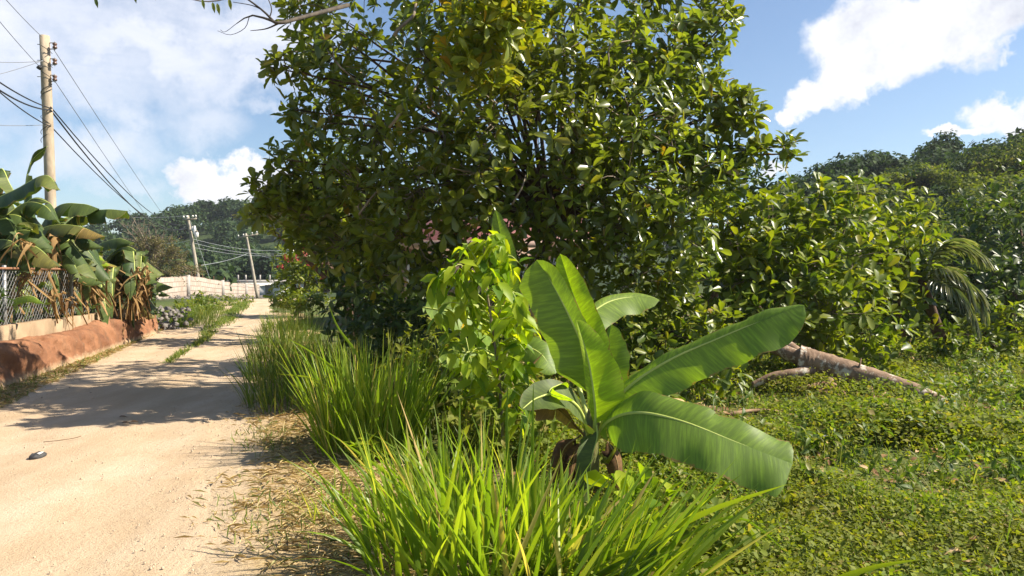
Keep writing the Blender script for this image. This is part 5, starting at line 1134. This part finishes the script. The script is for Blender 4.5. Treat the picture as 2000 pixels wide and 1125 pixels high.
def small_things():
    c = G(73, 900); mb = MB(); n = 18; a = np.linspace(0, 6.283, n, endpoint=False)
    V = []; 
    for rr, z in ((1, .0), (1.02, .018), (.75, .035), (.4, .022), (0.05, .02)):
        for k in a: V.append([c[0] + .05 * rr * math.cos(k) * (1 + .18 * math.sin(3 * k)), c[1] + .085 * rr * math.sin(k) * (1 + .12 * math.sin(2 * k + 1)), .03 + z + .008 * math.sin(4 * k) * rr])
    i = np.arange(4)[:, None] * n; j = np.arange(n)[None]; F4 = np.stack([i + j, i + (j + 1) % n, i + n + (j + 1) % n, i + n + j], -1).reshape(-1, 4)
    root = empty('road_litter', c, 'flattened black scrap with a pale middle lying on the near road', 'litter')
    mb.add(V, None, F4); mb.build('rubber', M['black'], root, smooth=True)
    mb = MB(); mb.add([[c[0] + .022 * math.cos(k) + .015, c[1] + .035 * math.sin(k) + .02, .062 + .006 * math.sin(2 * k)] for k in a[::3]] + [[c[0] + .015, c[1] + .02, .072]], [[q, (q + 1) % 6, 6] for q in range(6)]); mb.build('inner_patch', M['whitestone'], root)
    for (u, v, lab) in ((237, 834, 'small dark dead leaf on the road, the largest of three'), (232, 822, 'tiny dark twig scrap on the road above the dead leaf'), (254, 832, 'tiny dark scrap on the road right of the dead leaf'), (120, 870, 'curled brown stem lying on the road behind the black scrap')):
        c = G(u, v); mb = MB(); L = .09
        if v == 870: mb.tube(spline([c + A_(-.13, -.06, .045), c + A_(0, 0, .05), c + A_(.07, .09, .05), c + A_(.11, .13, .06)], 9), .003, 5)
        else: add_leaves(mb, c[None] + A_(0, 0, .04), unit(A_(1, .5, .1))[None], A_(0, -.2, 1)[None], L, L * .5, LANC)
        o = mb.build('dead_leaf' if v != 870 else 'curled_twig', M['dead_dark'], origin=c); tag(o, lab, 'dead leaf' if v != 870 else 'twig')
    for (u, v, s, lab) in ((1612, 862, .06, 'pale white stone showing among the creepers of the lot'), (1545, 845, .035, 'small pale stone left of the white stone in the lot')):
        c = G(u, v); mb = MB(); V = ICO * s * A_(1.3, 1, .6) * R.uniform(.8, 1.2, ICO.shape) + c + A_(0, 0, .03); mb.add(V, ICOF); o = mb.build('stone', M['whitestone'], origin=c); tag(o, lab, 'stone')
    c = P(905, 637, 6.9); root = empty('yellow_flower', c, 'single small yellow flower among the weeds by the sapling', 'flower'); mb = MB(); d = rdir(9); add_leaves(mb, np.repeat(c[None], 9, 0), d, unit(d + A_(0, 0, 1)), .04, .03, DIAM); mb.build('petals', M['yellow_flower'], root)
    mb = MB(); b = c + A_(.1, .1, -.5); mb.tube([b, c], .004, 4); mb.build('stem', M['midrib'], root)
small_things()

# ------------------------------------------------------------------ sky, sun, camera
SUN_AZ, SUN_EL = math.radians(91), math.radians(44)      # azimuth clockwise from straight ahead
def sky():
    w = bpy.data.worlds.new('World'); scene.world = w; w.use_nodes = True; nt = w.node_tree; nt.nodes.clear()
    st = nt.nodes.new('ShaderNodeTexSky'); st.sky_type = 'NISHITA'; st.sun_disc = False; st.sun_elevation = SUN_EL; st.sun_rotation = SUN_AZ
    st.air_density = 1.0; st.dust_density = .6; st.ozone_density = 3.5
    bg = nt.nodes.new('ShaderNodeBackground'); nt.links.new(st.outputs[0], bg.inputs[0]); bg.inputs[1].default_value = .062
    dirv = nt.nodes.new('ShaderNodeTexCoord').outputs['Generated']
    nz = noise(nt, 5.5, 6, .62, dirv); nz2 = noise(nt, 16, 5, .65, dirv)
    sx = nt.nodes.new('ShaderNodeSeparateXYZ'); nt.links.new(dirv, sx.inputs[0])
    az = mth(nt, 'ARCTAN2', sx.outputs[0], sx.outputs[1]); el = mth(nt, 'ARCSINE', sx.outputs[2])
    c1 = nt.nodes.new('ShaderNodeSeparateColor'); nt.links.new(nz.outputs[1], c1.inputs[0]); c2 = nt.nodes.new('ShaderNodeSeparateColor'); nt.links.new(nz2.outputs[1], c2.inputs[0])
    def warp(b, i, amp): return mth(nt, 'ADD', b, mth(nt, 'ADD', mth(nt, 'MULTIPLY', mth(nt, 'SUBTRACT', c1.outputs[i], .5), amp), mth(nt, 'MULTIPLY', mth(nt, 'SUBTRACT', c2.outputs[i], .5), amp * .7)))
    def blobs(lst, aw, ew):
        tot = None
        for (u, v, ru, rv, s) in lst:
            d = ray(u, v); a0 = math.atan2(d[0], d[1]); e0 = math.asin(d[2] / np.linalg.norm(d))
            x = mth(nt, 'MULTIPLY', mth(nt, 'SUBTRACT', aw, a0), F / ru); y = mth(nt, 'MULTIPLY', mth(nt, 'SUBTRACT', ew, e0), F / rv)
            r2 = mth(nt, 'ADD', mth(nt, 'MULTIPLY', x, x), mth(nt, 'MULTIPLY', y, y))
            g_ = mth(nt, 'MULTIPLY', mth(nt, 'EXPONENT', mth(nt, 'MULTIPLY', r2, -1)), s)
            tot = g_ if tot is None else mth(nt, 'MAXIMUM', tot, g_)
        return tot
    a_, e_ = warp(az, 0, .13), warp(el, 1, .12)
    cum = blobs([(1740, 60, 150, 85, 1), (1680, 130, 90, 55, .9), (1850, 40, 130, 80, 1), (1590, 165, 60, 45, .85), (1545, 190, 30, 25, .7), (1960, 20, 60, 50, .7), (1955, 100, 22, 20, .55), (1990, 225, 70, 45, 1), (1900, 268, 60, 14, .8),
                 (390, 350, 65, 45, 1), (440, 375, 80, 45, 1), (510, 355, 60, 42, 1.05), (540, 390, 60, 40, 1), (1500, 335, 40, 18, .9)], a_, e_)
    soft = blobs([(190, 290, 120, 55, .9), (130, 320, 90, 50, .8), (60, 230, 70, 50, .5), (250, 365, 70, 25, .6), (400, 250, 90, 55, .75), (520, 205, 80, 22, .6), (270, 300, 90, 40, .6), (-60, 200, 100, 60, .8)], a_, e_)
    b_, f_ = warp(az, 1, .22), warp(el, 2, .16)
    veil = blobs([(120, 40, 260, 90, .85), (300, 110, 240, 80, .95), (430, 60, 190, 80, .9), (470, 160, 130, 50, .8), (200, 170, 220, 60, .75), (-100, 60, 250, 150, .9), (560, 150, 60, 60, .6)], b_, f_)
    mp = nt.nodes.new('ShaderNodeMapping'); mp.inputs['Rotation'].default_value = (.2, .5, .3); mp.inputs['Scale'].default_value = (3, 3, 9); nt.links.new(dirv, mp.inputs[0])
    fib = noise(nt, 2.2, 7, .6, mp.outputs[0], .6)
    sm = lambda x, a, b: ramp(nt, [(a, (0, 0, 0)), (b, (1, 1, 1))], x).outputs[0]
    mc = sm(cum, .36, .60); ms = mth(nt, 'MULTIPLY', sm(soft, .25, .85), .75)
    mv = mth(nt, 'MULTIPLY', sm(veil, .15, .9), mth(nt, 'ADD', mth(nt, 'MULTIPLY', sm(fib.outputs[0], .3, .7), .4), .62))
    gen = mth(nt, 'MULTIPLY', sm(nz.outputs[0], .55, .75), mth(nt, 'MULTIPLY', mth(nt, 'LESS_THAN', sx.outputs[1], .2), .8))   # broken cloud over the rest of the sky
    m1 = mth(nt, 'MAXIMUM', mth(nt, 'MAXIMUM', mc, ms), mth(nt, 'MAXIMUM', mv, gen))
    cb = nt.nodes.new('ShaderNodeBackground')
    cc = mixc(nt, (.54, .57, .66), (.98, .98, 1), sm(mth(nt, 'ADD', mth(nt, 'MULTIPLY', nz2.outputs[0], .6), mth(nt, 'MULTIPLY', nz.outputs[0], .4)), .34, .64)); cc2 = mixc(nt, cc, (.80, .82, .9), mth(nt, 'SUBTRACT', 1.0, mc)) 
    nt.links.new(cc2, cb.inputs[0]); cb.inputs[1].default_value = CLOUD
    mx = nt.nodes.new('ShaderNodeMixShader'); nt.links.new(m1, mx.inputs[0]); nt.links.new(bg.outputs[0], mx.inputs[1]); nt.links.new(cb.outputs[0], mx.inputs[2])
    o = nt.nodes.new('ShaderNodeOutputWorld'); nt.links.new(mx.outputs[0], o.inputs[0])
CLOUD = .5
sky()
sd = A_(math.sin(SUN_AZ) * math.cos(SUN_EL), math.cos(SUN_AZ) * math.cos(SUN_EL), math.sin(SUN_EL))
l = bpy.data.lights.new('sun', 'SUN'); l.energy = 4.4; l.angle = math.radians(.53); l.color = (1, .91, .77)
lo = bpy.data.objects.new('sun', l); COL.objects.link(lo); lo.location = (20, 20, 30); lo.rotation_euler = Vector([float(c) for c in sd]).to_track_quat('Z', 'Y').to_euler()
def haze():
    m, nt, nd, lk = mat('thin_air'); v = nd.new('ShaderNodeVolumePrincipled'); v.inputs['Color'].default_value = (.86, .9, .96, 1); v.inputs['Density'].default_value = .00036; v.inputs['Anisotropy'].default_value = .3
    o = nd.new('ShaderNodeOutputMaterial'); lk.new(v.outputs[0], o.inputs['Volume'])
    mb = MB(); mb.box((0, 9, 22), (640, 640, 56)); ob = mb.build('haze', m); ob['kind'] = 'stuff'; ob['label'] = 'thin pale air over the whole valley'
haze()
cd = bpy.data.cameras.new('camera'); cam = bpy.data.objects.new('camera', cd); COL.objects.link(cam)
cd.sensor_width = 36; cd.lens = 36 * F / 2000; cd.clip_start = .05; cd.clip_end = 6000
cam.location = (0, 0, CAMZ); cam.rotation_euler = (math.pi / 2 - TH, 0, 0); scene.camera = cam
vs = scene.view_settings; vs.view_transform = 'Standard'; vs.look = 'None'; vs.gamma = 1; vs.exposure = 1.36
scene.render.engine = 'CYCLES'; scene.cycles.max_bounces = 8; scene.cycles.transparent_max_bounces = 4; scene.cycles.use_denoising = True
